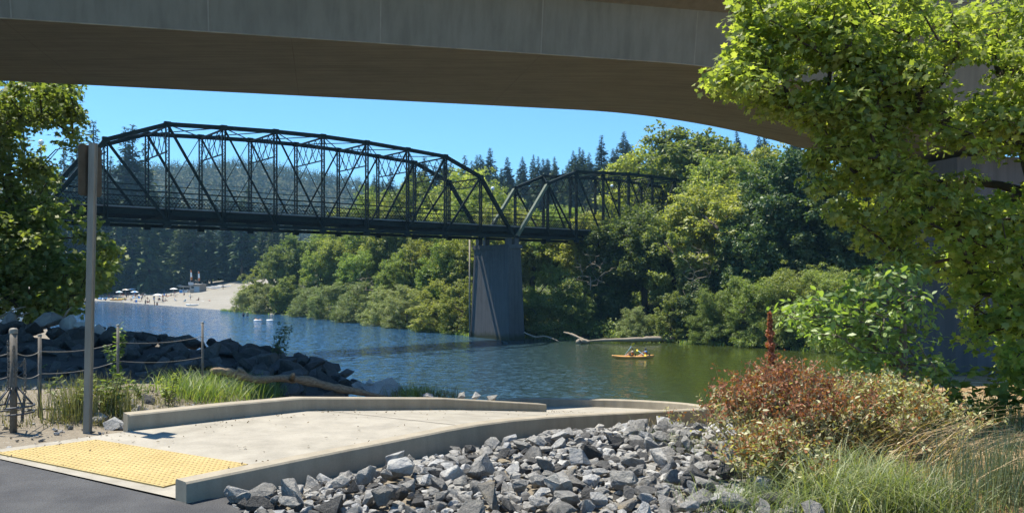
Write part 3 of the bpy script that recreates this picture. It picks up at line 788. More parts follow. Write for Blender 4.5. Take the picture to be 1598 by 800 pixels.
VAR = {}
def variant(key, kind_, m, seed, n_lobes=46, leaves_per=620, leaf=.25, asp=.6, shape='diamond'):
    rng = np.random.default_rng(seed)
    if kind_ == 'broad': C, r = lobes(rng, n_lobes, 3.1, 3.7, 6.0, .7, 1.35); trunk = [(0, 0, -.6), (.05, .02, 1), (-.05, .05, 2.4), (.1, 0, 4.0), (.05, .1, 5.8)]; r0 = .26
    elif kind_ == 'tall': C, r = lobes(rng, n_lobes, 2.1, 4.3, 5.6, .5, 1.0); trunk = [(0, 0, -.6), (.05, .02, 1.4), (-.05, .05, 3.4), (.1, 0, 5.5), (.05, .1, 8.0)]; r0 = .24
    elif kind_ == 'shrub': C, r = lobes(rng, n_lobes, 3.4, 7.2, 1.6, .6, 1.25, True); C[:, 2] *= 1.0; trunk = [(0, 0, -.6), (.1, 0, .3), (0, .15, 1.0), (.1, 0, 2.2)]; r0 = .2
    elif kind_ == 'oval': C, r = lobes(rng, n_lobes, 3.0, 4.9, 4.9, .7, 1.2); C[:, 2] = np.maximum(C[:, 2], .5); trunk = [(0, 0, -.6), (0, 0, 2), (.1, 0, 4), (0, .1, 7)]; r0 = .25
    C[:, 2] = np.minimum(C[:, 2], 9.6 - r * .5)
    nd, pa, ct = grow(trunk, C, .8, rng)
    tr = limbs_mesh('trunk', nd, pa, ct, r0, 'bark', .018, 6)
    # sub-clumps inside each lobe make an uneven outline
    sub = 14; CC = (C[:, None] + unit(rng.normal(size=(len(C), sub, 3))) * (r[:, None, None] * rng.uniform(.35, 1.22, (len(C), sub, 1)))).reshape(-1, 3)
    CC[:, 2] = np.maximum(CC[:, 2], .12)
    cr = clump_leaves('crown', CC, np.repeat(r, sub) * .33, max(4, leaves_per // sub), leaf * rng.uniform(.8, 1.0), asp, shape, m, rng)
    VAR[key] = (cr, tr)
variant('broad_a', 'broad', 'leaf_bank', 11); variant('broad_b', 'broad', 'leaf_gold', 12, 50, 560); variant('broad_c', 'broad', 'leaf_olive', 13, 52)
variant('airy', 'tall', 'leaf_olive', 14, 42, 416, 0.22); variant('airy_g', 'tall', 'leaf_gold', 24, 45, 448, 0.22)
variant('dense', 'oval', 'leaf_dark', 15, 87, 528, 0.25); variant('oval_g', 'oval', 'leaf_bank', 25, 75, 480, 0.24)
variant('willow', 'shrub', 'leaf_willow', 16, 75, 528, 0.30, .22); variant('willow_b', 'shrub', 'leaf_willow', 17, 57, 528, 0.30, .24)
variant('shrub_g', 'shrub', 'leaf_gold', 18, 62, 512, 0.25, .6); variant('shrub_a', 'shrub', 'leaf_bank', 19, 62, 512, 0.25)
variant('lime', 'shrub', 'leaf_limewillow', 20, 100, 576, 0.27, .24); variant('shrub_d', 'shrub', 'leaf_dark', 21, 57, 512, 0.25)
rt = random.Random(5)
def plant_tree(var, x, y, h, wsc, label, cat='tree', name='tree', group=None, zb=None):
    cr, tr = VAR[var]; z = Hs(x, y) if zb is None else zb
    t = thing(name, label, cat, (x, y, z - .1), rt.uniform(0, 6.28), group)
    s = h / 9.7; t.scale = (s * wsc, s * wsc, s)
    ob('trunk', tr, t); ob('crown', cr, t); return t
def bank(var, px, ptop, off, wsc, label, name='tree', cat='tree', group=None):
    x, y = shore(px, off); z = Hs(x, y); h = EYE + (430 - ptop) / F * y - z
    plant_tree(var, x, y, max(1.2, h), wsc, label, cat, name, group)

G1 = 'shrubs and trees along the far bank'
# water's edge, left to right between the beach and the pier
edge = [('willow_b', 382, 446, 3, 1.5, 'grey-green willow bush at the right end of the gravel beach'),
        ('willow', 418, 436, 3, 1.4, 'grey-green willow behind the swimmers, second bush from the beach'),
        ('shrub_a', 447, 425, 6, 1.2, 'mid green bush above the willows, third from the beach'),
        ('willow', 478, 440, 3, 1.5, 'silvery willow dipping to the water right of the swimmers'),
        ('willow_b', 516, 432, 3, 1.5, 'silvery willow mound on the shoreline below the middle of the truss'),
        ('willow', 556, 428, 3, 1.45, 'silvery willow next left of the low grey-green mound'),
        ('willow_b', 598, 438, 3, 1.6, 'low grey-green willow mound midway between beach and pier'),
        ('willow', 636, 432, 3, 1.4, 'grey-green willow just left of the bright big-leaved shrub'),
        ('shrub_g', 684, 428, 3, 1.35, 'bright yellow-green big-leaved shrub overhanging dark water left of the pier'),
        ('shrub_g', 722, 425, 4, 1.2, 'bright yellow-green shrub right against the left side of the pier')]
for v, px, pt, off, w, l in edge: bank(v, px, pt, off, w, l, 'willow_bush' if 'willow' in v else 'shrub', 'bush', G1)
second = [('shrub_g', 405, 408, 12, 1.2, 'pale yellow-green bush at the upper left end of the bank thicket'),
          ('broad_c', 438, 388, 14, 1.0, 'olive tree standing behind the first willows of the thicket'),
          ('airy', 462, 364, 20, 1.3, 'pale brownish tree, the tallest at the left end of the bank thicket'),
          ('broad_a', 497, 392, 14, 1.0, 'dark-hearted green tree right of the pale brownish one'),
          ('broad_b', 526, 372, 20, 1.0, 'yellow-green tree under the middle of the long truss'),
          ('broad_a', 560, 392, 13, 1.1, 'rounded green tree behind the silvery willows in mid bank'),
          ('broad_b', 590, 368, 22, 1.0, 'yellow-green tree with its top touching the truss bottom chord'),
          ('oval_g', 622, 392, 12, 1.1, 'dense green rounded tree at mid slope below the truss'),
          ('broad_b', 655, 372, 18, 1.0, 'sunlit yellow-green tree at mid slope, third left from the pier'),
          ('oval_g', 690, 385, 13, 1.1, 'round green tree above the bright big-leaved shrub'),
          ('broad_b', 724, 368, 18, 1.0, 'yellow-green tree just left of the pier cap')]
for v, px, pt, off, w, l in second: bank(v, px, pt, off, w, l, group=G1)
third = [('broad_a', 515, 350, 34, 1.0, 'green tree filling the lattice rail at the centre of the truss'),
         ('broad_b', 556, 322, 36, 1.0, 'yellow-green tree seen through the truss left of its middle diagonals'),
         ('broad_a', 596, 292, 34, 1.0, 'leafy tree behind the truss, rising between its middle verticals'),
         ('broad_b', 632, 300, 30, 1.0, 'tall yellow-green tree behind the right half of the long truss'),
         ('broad_c', 668, 285, 34, 1.1, 'olive-green tree behind the sloping right end of the top chord'),
         ('broad_b', 716, 262, 36, 1.0, 'yellow-green tree standing above the right end post of the long truss'),
         ('broad_a', 752, 288, 28, 1.0, 'green tree behind the gap between the two truss spans'),
         ('broad_b', 776, 318, 20, .9, 'yellow-green tree behind the bridge lamp at the pier'),
         ('broad_b', 832, 330, 22, 1.0, 'yellow-green tree behind the end post of the second span'),
         ('broad_a', 872, 320, 22, 1.0, 'green tree behind the first panels of the second span'),
         ('broad_b', 915, 330, 20, 1.0, 'light green tree behind the middle of the second span')]
for v, px, pt, off, w, l in third: bank(v, px, pt, off, w, l, group=G1)
right = [('shrub_g', 862, 404, 4, 1.25, 'big rounded yellow-green shrub just right of the pier'),
         ('shrub_a', 828, 440, 3, 1.0, 'green shrub tucked against the right side of the pier'),
         ('shrub_a', 898, 432, 4, 1.0, 'mid green shrub beside the dark hollow in the bank'),
         ('shrub_d', 938, 424, 9, 1.0, 'deep dark green shrub in the shaded hollow above the long log'),
         ('dense', 955, 380, 12, 1.0, 'dark tree in the shade below the second truss span'),
         ('willow', 990, 468, 3, 1.4, 'low silvery bush above the long bleached log'),
         ('shrub_g', 1046, 448, 3, 1.1, 'bright round shrub at the right end of the bleached log'),
         ('airy', 962, 335, 13, 1.5, 'loose green tree hiding the deck of the second span'),
         ('broad_c', 1006, 330, 13, 1.1, 'broad olive tree in front of the right end of the second span'),
         ('broad_b', 1052, 335, 10, 1.0, 'sunlit pale green tree right of the olive tree over the span'),
         ('airy_g', 1000, 208, 42, 1.15, 'tall bright green tree rising behind the second span to the skyline'),
         ('airy', 1062, 192, 40, 1.25, 'tall grey-green cottonwood touching the skyline under the road bridge'),
         ('airy', 1100, 206, 42, 1.1, 'grey-green cottonwood, right of the pair on the skyline'),
         ('broad_a', 1138, 240, 30, 1.1, 'pointed green tree left of the tall dark evergreen'),
         ('broad_b', 1118, 285, 14, 1.2, 'pale sunlit tree with drooping sprays in the right middle of the bank'),
         ('broad_b', 1185, 228, 38, 1.0, 'pale green tree on the slope behind the dark evergreen'),
         ('dense', 1238, 232, 18, 1.15, 'tall dark green dome-shaped evergreen on the right bank'),
         ('dense', 1292, 262, 18, 1.2, 'dark evergreen half hidden by the maple in front'),
         ('dense', 1180, 330, 10, 1.0, 'dark green tree in the shadow left of the tall evergreen'),
         ('shrub_d', 1090, 400, 6, 1.2, 'dark shaded bush left of the wide lime willow thicket'),
         ('lime', 1118, 430, 3, 1.2, 'lime green willow at the left end of the wide thicket by the water'),
         ('lime', 1180, 402, 4, 1.2, 'lime green willow in the left middle of the wide thicket'),
         ('lime', 1240, 385, 5, 1.2, 'tallest lime green willow, under the dark evergreen'),
         ('lime', 1302, 388, 4, 1.2, 'lime green willow in the right part of the wide thicket'),
         ('lime', 1365, 392, 4, 1.2, 'lime green willow beside the pier column of the road bridge'),
         ('broad_a', 1360, 300, 20, 1.2, 'green tree behind the overhanging maple on the far bank'),
         ('broad_a', 1430, 320, 16, 1.2, 'green tree glimpsed left of the concrete column behind the maple'),
         ('shrub_a', 1440, 420, 4, 1.3, 'green bush on the far bank seen past the concrete column')]
for v, px, pt, off, w, l in right:
    nm = {'lime': 'willow_bush', 'willow': 'willow_bush'}.get(v, 'shrub' if 'shrub' in v else 'tree')
    bank(v, px, pt, off, w, l, nm, 'bush' if nm != 'tree' else 'tree', G1)
# shrubs behind the beach
for i, (px, pt, off, v, w, l) in enumerate([
        (172, 420, 86, 'shrub_d', 1.2, 'dark bush at the far left end of the beach'), (196, 412, 88, 'shrub_a', 1.3, 'green bush behind the blue umbrellas'),
        (214, 402, 92, 'shrub_g', 1.3, 'tall bright green bush behind the standing beachgoers'), (236, 415, 90, 'shrub_a', 1.2, 'round bush behind the middle of the beach'),
        (240, 378, 100, 'airy_g', 1.4, 'small light green tree in front of the dark firs behind the beach'), (258, 420, 88, 'shrub_g', 1.2, 'yellow-green bush left of the flags'),
        (276, 424, 86, 'shrub_a', 1.2, 'low green bush directly left of the beach hut'), (318, 428, 88, 'shrub_g', 1.2, 'low yellow-green bush behind the beach hut'),
        (338, 424, 86, 'shrub_a', 1.2, 'green bush behind the white canoes'), (362, 410, 80, 'shrub_d', 1.2, 'dark green bush above the white canoes'),
        (350, 395, 95, 'dense', .9, 'dark rounded tree above the white canoes'), (290, 385, 105, 'broad_c', .9, 'olive tree behind the flags')]):
    bank(v, px, pt, off, w, l, 'shrub' if 'shrub' in v else 'tree', 'bush' if 'shrub' in v else 'tree', 'greenery behind the beach')

# ------------------------------------------------------------------ conifers
def conifer_mesh(name, seed, m, levels=34, per=8, w=.17, low=.14, tone=0):
    """a fir of height 1: whorls of drooping needle sprays round a straight trunk"""
    rng = np.random.default_rng(seed); Pp = []; Tt = []; Ll = []
    for i in range(levels):
        s = i / (levels - 1); z = low + (1 - low) * s
        rr = w * (1 - s) ** .85 * rng.uniform(.72, 1.15) + .006
        if s < .12: rr *= .6 + s * 3
        for k in range(per if s < .8 else max(4, per - 3)):
            a = rng.uniform(0, 6.283); r = rr * rng.uniform(.55, 1.15)
            d = np.array([math.cos(a), math.sin(a), 0]); dz = -.25 - .25 * (1 - s) + .5 * s
            for q in (.12, .4, .7):
                p = d * r * q + np.array([0, 0, z + dz * r * q * .8])
                for _ in range(2):
                    t = d + np.array([0, 0, dz * 1.1]) + rng.normal(0, .38, 3)
                    Pp.append(p + rng.normal(0, .006, 3)); Tt.append(t); Ll.append(r * .55 + .012)
    Pp = np.array(Pp); Tt = np.array(Tt); Ll = np.array(Ll)
    Nn_ = np.array([0, 0, 1.0]) + rng.normal(0, .45, Pp.shape)
    return leaves(name, Pp, Nn_, Ll, Ll * .42, 'diamond', m, rng, Tt, .25)
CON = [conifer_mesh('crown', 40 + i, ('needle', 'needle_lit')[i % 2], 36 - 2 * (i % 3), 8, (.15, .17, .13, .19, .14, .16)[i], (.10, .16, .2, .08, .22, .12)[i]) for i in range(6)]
def ctrunk():
    b = MB(); b.tube([(0, 0, -.04), (0, 0, .5), (0, 0, .99)], [.016, .010, .002], 6); return b.mesh('trunk', 'bark', True)
CTR = ctrunk()
def conifer(i, x, y, h, wsc, label, group=None, z=None):
    z = Hs(x, y) if z is None else z
    t = thing('conifer', label, 'conifer', (x, y, z - .3), rt.uniform(0, 6.28), group); t.scale = (h * wsc, h * wsc, h)
    ob('trunk', CTR, t); ob('crown', CON[i % 6], t); return t
def con_px(i, px, ptop, Y, wsc, label, group=None, hmin=8):
    x = (px - 799) / F * Y; z = Hs(x, Y); h = max(hmin, EYE + (430 - ptop) / F * Y - z); conifer(i, x, Y, h, wsc, label, group)
# tall redwoods and firs left of the valley
tall = [(146, 190, 330, 'tall thin fir rising just right of the left-hand leafy tree'), (196, 200, 330, 'fir behind the first truss vertical on the left'),
        (207, 196, 330, 'tallest dark fir behind the left end of the truss'), (226, 225, 330, 'dark fir between the first two truss verticals'),
        (172, 245, 330, 'fir behind the left end post of the truss'), (120, 205, 300, 'fir whose top shows over the left-hand leafy tree'),
        (246, 300, 335, 'fir behind the second truss vertical'), (270, 272, 385, 'slim fir at the left edge of the distant blue hill'),
        (185, 290, 330, 'mid-height fir behind the left truss diagonal'), (100, 230, 300, 'fir behind the globe lamps')]
for i, (px, pt, Y, l) in enumerate(tall): con_px(i * 2 if i % 3 else i, px, pt, Y, 1.0, l)
GW = 'dark firs on the slope behind the beach'
rc = random.Random(17)
for i in range(60):
    px = rc.uniform(90, 455); Y = rc.uniform(298, 360)
    base = 300 + 26 * math.sin(px * .045) + max(0, (px - 330)) * .12
    con_px(i, px, base + 22 + rc.uniform(-14, 60), Y, rc.uniform(1.0, 1.5), 'dark fir standing in the shaded wood behind the beach', GW)
GS = 'firs in the valley seen through the truss'
for i in range(26):
    px = rc.uniform(380, 560); Y = rc.uniform(330, 420)
    con_px(i, px, 345 + rc.uniform(-22, 28), Y, rc.uniform(.9, 1.3), 'fir in the valley wood seen through the middle of the long truss', GS)
GR = 'firs on the wooded ridge to the right'
n = 0
while n < 240:
    px = rc.uniform(540, 1290); Y = rc.uniform(255, 400)
    x = (px - 799) / F * Y; z = Hs(x, Y)
    conifer(n, x, Y, rc.uniform(13, 26), rc.uniform(1.0, 1.6), 'conifer on the wooded ridge beyond the far bank', GR); n += 1
# broadleaved patches of that ridge
for i in range(26):
    px = rc.uniform(560, 1260); Y = rc.uniform(190, 280); x = (px - 799) / F * Y
    plant_tree(rc.choice(['broad_a', 'broad_c', 'dense', 'oval_g']), x, Y, rc.uniform(10, 16), 1.1, 'rounded broadleaved tree on the lower slope of the wooded ridge', group='broadleaved trees on the ridge')
# far hillside wood: one mass
def far_wood():
    rng = np.random.default_rng(77); Pp = []; Tt = []; Ll = []; W_ = []
    for i in range(6500):
        px = rng.uniform(150, 720); Y = rng.uniform(760, 1060); x = (px - 799) / F * Y; z = Hs(x, Y); h = rng.uniform(9, 19); w = h * rng.uniform(.16, .26)
        for k in range(14):
            s = (k / 14) ** .9; a = rng.uniform(0, 6.283); r = w * (1 - s) + .3; d = np.array([math.cos(a), math.sin(a), -.35])
            Pp.append((x, Y, z + h * (.12 + .88 * s))); Tt.append(d); Ll.append(r)
    Pp = np.array(Pp); Tt = np.array(Tt); Ll = np.array(Ll)
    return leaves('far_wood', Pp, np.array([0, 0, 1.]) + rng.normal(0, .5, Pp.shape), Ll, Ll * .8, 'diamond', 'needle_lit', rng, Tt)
o = kind(ob('far_wood', far_wood()), 'stuff'); tag(o, 'blue-green conifer wood covering the distant hill', 'wood')
def scrub(name, n, fx, leaf, m, label, seed):
    rng = np.random.default_rng(seed); pts = []
    while len(pts) < n:
        x, y = fx(rng)
        pts.append((x, y, Hs(x, y)))
    C = np.array(pts); C[:, 2] += rng.uniform(0, 1.2, n)
    o = kind(ob(name, clump_leaves(name, C, rng.uniform(.6, 1.8, n), 34, leaf, .6, 'diamond', m, rng)), 'stuff'); tag(o, label, 'undergrowth')
def f_right(rng):
    px = rng.uniform(380, 1480); x, y = shore(px, rng.uniform(.5, 46)); return x, y
scrub('undergrowth', 1500, f_right, .42, 'leaf_bank', 'tangled green undergrowth between the trees of the far bank', 5)
def f_left(rng):
    px = rng.uniform(100, 480); x, y = shore(px, rng.uniform(96, 170)); return x, y
scrub('undergrowth', 700, f_left, .8, 'leaf_dark', 'dark undergrowth below the firs behind the beach', 6)
def f_ridge(rng):
    px = rng.uniform(520, 1300); Y = rng.uniform(165, 340); return (px - 799) / F * Y, Y
scrub('undergrowth', 1500, f_ridge, .9, 'leaf_dark', 'dark scrub covering the wooded ridge between its trees', 8)

# ------------------------------------------------------------------ near trees
def inside(poly, x, y):
    c = False; n = len(poly)
    for i in range(n):
        (x0, y0), (x1, y1) = poly[i], poly[i - 1]
        if (y0 > y) != (y1 > y) and x < (x1 - x0) * (y - y0) / (y1 - y0) + x0: c = not c
    return c
def sample_clumps(poly, n, y0, y1, rng, dens=None):
    xs_ = [p[0] for p in poly]; ys_ = [p[1] for p in poly]; out = []
    while len(out) < n:
        px, py = rng.uniform(min(xs_), max(xs_)), rng.uniform(min(ys_), max(ys_))
        if not inside(poly, px, py): continue
        if dens and rng.uniform() > dens(px, py): continue
        out.append(list(P(px, py, rng.uniform(y0, y1))))
    return np.array(out)
def near_tree(name, label, C, trunk, r0, rad, per, leaf, asp, shape, m, seed, step=.35, bark='bark', rmin=.005, hang=.35):
    rng = np.random.default_rng(seed); base = Vector(trunk[0])
    t = thing(name, label, 'tree', tuple(base))
    T_ = [Vector(p) - base for p in trunk]; Cl = C - np.array(base)
    nd, pa, ct = grow([tuple(p) for p in T_], Cl, step, rng, .05, .05)
    ob('trunk', limbs_mesh('trunk', nd, pa, ct, r0, bark, rmin, 7), t)
    ob('crown', clump_leaves('crown', Cl, rad * rng.uniform(.6, 1.35, len(C)), per, leaf, asp, shape, m, rng, .75, .35, .6, hang), t)
    return t
rr = np.random.default_rng(21)
# the big maple on the right, its crown reaching in front of the road bridge
CR = [(1165, -20), (1158, 30), (1168, 75), (1140, 100), (1108, 132), (1130, 165), (1160, 158), (1205, 148), (1202, 172), (1260, 182), (1262, 205), (1310, 222), (1268, 240),
      (1275, 270), (1300, 310), (1340, 330), (1372, 365), (1420, 380), (1470, 360), (1540, 380), (1600, 440), (1760, 430), (1800, -40)]
CR = [(x + (26 if x < 1400 else 0), y - (10 if 120 < y < 400 and x < 1400 else 0)) for x, y in CR]
def gaps(px, py, a=62, b=44, k=.25):
    v = math.sin(px / a + 1.3 * math.sin(py / b + .7)) + math.sin(py / b * 1.31 + 1.1 * math.sin(px / a * .8)) + .5 * math.sin((px + py) / 27)
    return v > -k
def dens_r(px, py):
    if not gaps(px, py, 41, 29, .75): return .18
    return .55 if px > 1430 and py > 230 else 1
C1 = sample_clumps(CR, 540, 8.4, 11.2, rr, dens_r)
C1 = np.vstack([C1, sample_clumps([(1150, -20), (1180, 80), (1132, 128), (1150, 150), (1215, 152), (1310, 212), (1420, 300), (1430, 60), (1350, -20)], 200, 8.6, 10.4, rr, lambda a, b: 1 if gaps(a, b, 41, 29, .6) else .2)])
for ex, ey in [(1112, 128), (1122, 150), (1135, 108), (1150, 62), (1152, 40), (1162, 12), (1180, 168), (1196, 180), (1225, 168), (1245, 196), (1290, 232), (1262, 258), (1272, 292), (1300, 330), (1320, 350), (1345, 372), (1150, 135), (1128, 138), (1206, 160), (1275, 215), (1390, 395), (1408, 420)]:
    C1 = np.vstack([C1, [list(P(ex + 12 + rr.normal(0, 7), ey - 6 + rr.normal(0, 7), 9.2 + rr.normal(0, .3))) for _ in range(3)]])
g0 = Hs(7.2, 10.4)
near_tree('maple_tree', 'large sunlit maple reaching in from the right across the road bridge', C1,
          [(7.2, 10.4, g0 - .2), (7.15, 10.4, .6), (7.0, 10.35, 1.6), (6.9, 10.3, 2.6), (6.6, 10.2, 3.4), (6.3, 10.1, 4.2), (6.1, 10.2, 5.0)], .17, .23, 58, .072, .9, 'maple', 'leaf_maple', 31)
# lower boughs of a second tree hanging in front of the dark column
CL = [(1385, 330), (1440, 320), (1620, 300), (1700, 480), (1640, 600), (1590, 600), (1560, 520), (1520, 560), (1490, 470), (1450, 440), (1400, 400)]
C2 = sample_clumps(CL, 160, 8.6, 11.6, rr, lambda a, b: 1 if gaps(a, b, 40, 30, .4) else .15)
near_tree('maple_tree', 'dark drooping boughs hanging in front of the shaded concrete column', C2,
          [(8.0, 11.2, Hs(8, 11.2) - .2), (7.95, 11.2, .5), (7.8, 11.1, 1.3), (7.5, 11.0, 2.0), (7.2, 10.9, 2.6)], .10, .24, 46, .085, .9, 'maple', 'leaf_maple', 32)
# sapling with larger leaves in the middle right
CSp = [(1232, 470), (1250, 462), (1300, 470), (1330, 440), (1395, 400), (1440, 430), (1450, 520), (1470, 590), (1400, 605), (1330, 585), (1300, 540), (1262, 530), (1225, 490)]
C3 = sample_clumps(CSp, 190, 7.6, 9.4, rr)
p3 = hit(1418, 640)
near_tree('alder_sapling', 'young alder with large glossy leaves leaning over the rust-red shrub', C3,
          [(4.25, 8.6, Hs(4.25, 8.6) - .1), (4.25, 8.6, .3), (4.22, 8.6, .8), (4.2, 8.55, 1.3), (4.15, 8.5, 1.8)], .045, .17, 18, .082, .5, 'oval', 'leaf_sap', 33, .3, 'bark_pale', .004, .1)
# left bank trees beyond the road bridge
CLa = [(-140, 60), (108, 120), (112, 160), (128, 185), (142, 215), (118, 236), (78, 252), (72, 300), (100, 335), (60, 345), (-140, 340)]
C4 = sample_clumps(CLa, 400, 26.5, 32, rr, lambda px, py: (.3 if 190 < py < 250 and px > 20 else 1) * (1 if gaps(px, py, 40, 30) else .4))
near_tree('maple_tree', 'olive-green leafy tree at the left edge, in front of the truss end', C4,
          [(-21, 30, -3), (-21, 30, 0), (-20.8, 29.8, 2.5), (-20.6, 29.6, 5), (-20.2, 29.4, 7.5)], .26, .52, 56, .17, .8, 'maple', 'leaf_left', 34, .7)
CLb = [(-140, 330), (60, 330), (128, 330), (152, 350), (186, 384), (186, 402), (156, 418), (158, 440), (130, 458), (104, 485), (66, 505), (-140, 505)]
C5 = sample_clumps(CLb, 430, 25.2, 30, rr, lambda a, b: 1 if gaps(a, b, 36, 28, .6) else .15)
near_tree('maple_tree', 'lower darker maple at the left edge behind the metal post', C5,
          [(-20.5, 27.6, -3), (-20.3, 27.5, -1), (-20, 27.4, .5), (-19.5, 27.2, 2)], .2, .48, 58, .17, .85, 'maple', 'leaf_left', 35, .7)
print('trees done')

# ------------------------------------------------------------------ rocks
def rock_mesh(seed, m):
    """an angular quarried stone of size about 1: the hull of a few points, edges knocked off"""
    r = random.Random(seed); bm = bmesh.new()
    ax = (1, r.uniform(.6, .95), r.uniform(.42, .75))
    for _ in range(r.randint(9, 15)):
        v = Vector((r.gauss(0, 1), r.gauss(0, 1), r.gauss(0, 1))).normalized()
        mx = max(abs(c) for c in v); v = v.lerp(v / mx, r.uniform(.25, .7))
        bm.verts.new((v.x * .5 * ax[0], v.y * .5 * ax[1], v.z * .5 * ax[2]))
    h = bmesh.ops.convex_hull(bm, input=bm.verts)
    bmesh.ops.delete(bm, geom=[g for g in h['geom_interior'] if isinstance(g, bmesh.types.BMVert)], context='VERTS')
    bmesh.ops.dissolve_limit(bm, angle_limit=R(14), verts=bm.verts, edges=bm.edges)
    bmesh.ops.bevel(bm, geom=bm.edges[:], offset=.022, segments=1, affect='EDGES')
    bmesh.ops.triangulate(bm, faces=bm.faces)
    bmesh.ops.subdivide_edges(bm, edges=[e for e in bm.edges if e.calc_length() > .22], cuts=1)
    for v in bm.verts: v.co += Vector((r.gauss(0, .008), r.gauss(0, .008), r.gauss(0, .008)))
    me = bpy.data.meshes.new('rock'); bm.to_mesh(me); bm.free(); me.materials.append(M[m]); return me
ROCKS = {k: [rock_mesh(100 + 31 * j + i, k) for i in range(10)] for j, k in enumerate(('rock', 'rock_tan', 'rock_pale', 'rock_dark'))}
rk_ = random.Random(9)
def place_rock(x, y, z, s, k, label, group, name='rock'):
    o = ob(name, rk_.choice(ROCKS[k])); o.location = (x, y, z)
    o.rotation_euler = (rk_.gauss(0, .45), rk_.gauss(0, .45), rk_.uniform(0, 6.28)); s2 = s * rk_.uniform(.85, 1.15)
    o.scale = (s2, s2 * rk_.uniform(.85, 1.1), s2 * rk_.uniform(.8, 1.1)); return tag(o, label, 'rock', group)
def rock_stuff(name, spots, label):
    """small filler stones as one mass"""
    vs = []; fs = []; mi = []; b = 0; keys = ['rock', 'rock_tan', 'rock_pale', 'rock_dark']
    me = bpy.data.meshes.new(name); bm = bmesh.new()
    for x, y, z, s, k in spots:
        src = rk_.choice(ROCKS[k]); n0 = len(bm.faces)
        mt = Matrix.Translation((x, y, z)) @ Matrix.Rotation(rk_.uniform(0, 6.28), 4, 'Z') @ Matrix.Rotation(rk_.gauss(0, .6), 4, 'X') @ Matrix.Scale(s, 4)
        tmp = [bm.verts.new(mt @ v.co) for v in src.vertices]
        for p in src.polygons:
            f = bm.faces.new([tmp[i] for i in p.vertices]); f.material_index = keys.index(k)
    bm.to_mesh(me); bm.free()
    for k in keys: me.materials.append(M[k])
    return kind(tag(ob(name, me), label, 'stones'), 'stuff')
# the rock bed on the near side of the ramp
BED = [(-2.02, 5.62), (-1.02, 6.78), (.1, 7.85), (1.75, 10.2), (2.9, 11.8), (3.45, 12.6), (4.2, 12.8), (3.9, 10.5), (3.0, 8.6), (2.45, 7.2), (2.1, 5.6), (1.9, 4.6), (-.2, 4.4), (-1.0, 4.75), (-1.75, 5.25)]
KL = [(-2.29, 5.6), (-1.11, 6.93), (0, 8.0), (1.68, 10.4), (2.86, 12.0), (3.5, 12.9)]
def dkerb(x, y):
    best = 9
    for (x0, y0), (x1, y1) in zip(KL[:-1], KL[1:]):
        dx, dy = x1 - x0, y1 - y0; t = max(0, min(1, ((x - x0) * dx + (y - y0) * dy) / (dx * dx + dy * dy)))
        best = min(best, math.hypot(x - x0 - t * dx, y - y0 - t * dy))
    return best
def bed_z(x, y):
    return Hs(x, y) - .03 + .06 * sm(.0, .5, dkerb(x, y)) - .10 * sm(8.5, 10.5, y)
fill = []
for _ in range(5200):
    x, y = rk_.uniform(-2.1, 4.4), rk_.uniform(4.3, 13)
    if inside(BED, x, y): fill.append((x, y, bed_z(x, y) + rk_.uniform(-.03, .03), rk_.uniform(.05, .13), rk_.choice(['rock', 'rock', 'rock_pale', 'rock_dark', 'rock_tan'])))
rock_stuff('gravel', fill, 'small broken grey stones filling the gaps between the larger rocks')
spots = []; tries = 0
while len(spots) < 1900 and tries < 200000:
    tries += 1
    x, y = rk_.uniform(-2.1, 4.4), rk_.uniform(4.3, 13)
    if not inside(BED, x, y): continue
    s = rk_.choice([.08, .09, .10, .115, .13, .145, .16, .19, .22, .27]) * (1.0 if y < 9 else 1.2)
    dk_ = dkerb(x, y)
    if dk_ < s * .42: continue
    if dk_ < .45 and s > .19 and y > 7: continue
    if any(math.hypot(x - a, y - b) < (s + c) * .33 for a, b, c in spots): continue
    spots.append((x, y, s))
SIZE = lambda s: 'large' if s > .25 else ('fist-sized' if s < .17 else 'medium-sized')
spots.sort(key=lambda q: -q[2] / q[1])
rest = [(x, y, bed_z(x, y) + s * .18, s, rk_.choice(['rock', 'rock', 'rock_pale', 'rock_dark'])) for x, y, s in spots[285:]]
rock_stuff('small_rocks', rest, 'many smaller grey rocks wedged between the larger ones of the bed')
for x, y, s in spots[:285]:
    k = rk_.choices(['rock', 'rock_pale', 'rock_dark', 'rock_tan'], [.56, .24, .15, .05])[0]
    c = {'rock': 'blue-grey', 'rock_pale': 'pale grey', 'rock_dark': 'dark grey', 'rock_tan': 'tan-stained'}[k]
    where = 'lying against the ramp kerb' if dkerb(x, y) < .4 else ('by the asphalt corner' if x < -.8 else ('beside the rust-red shrub' if x > 2.3 and y < 11 else ('at the far end of the rock bed' if y > 9.2 else 'in the open middle of the rock bed')))
    place_rock(x, y, bed_z(x, y) + s * .22 + rk_.uniform(-.03, .05), s, k, f'{SIZE(s)} {c} angular rock {where}', 'loose grey rocks of the bed beside the ramp')
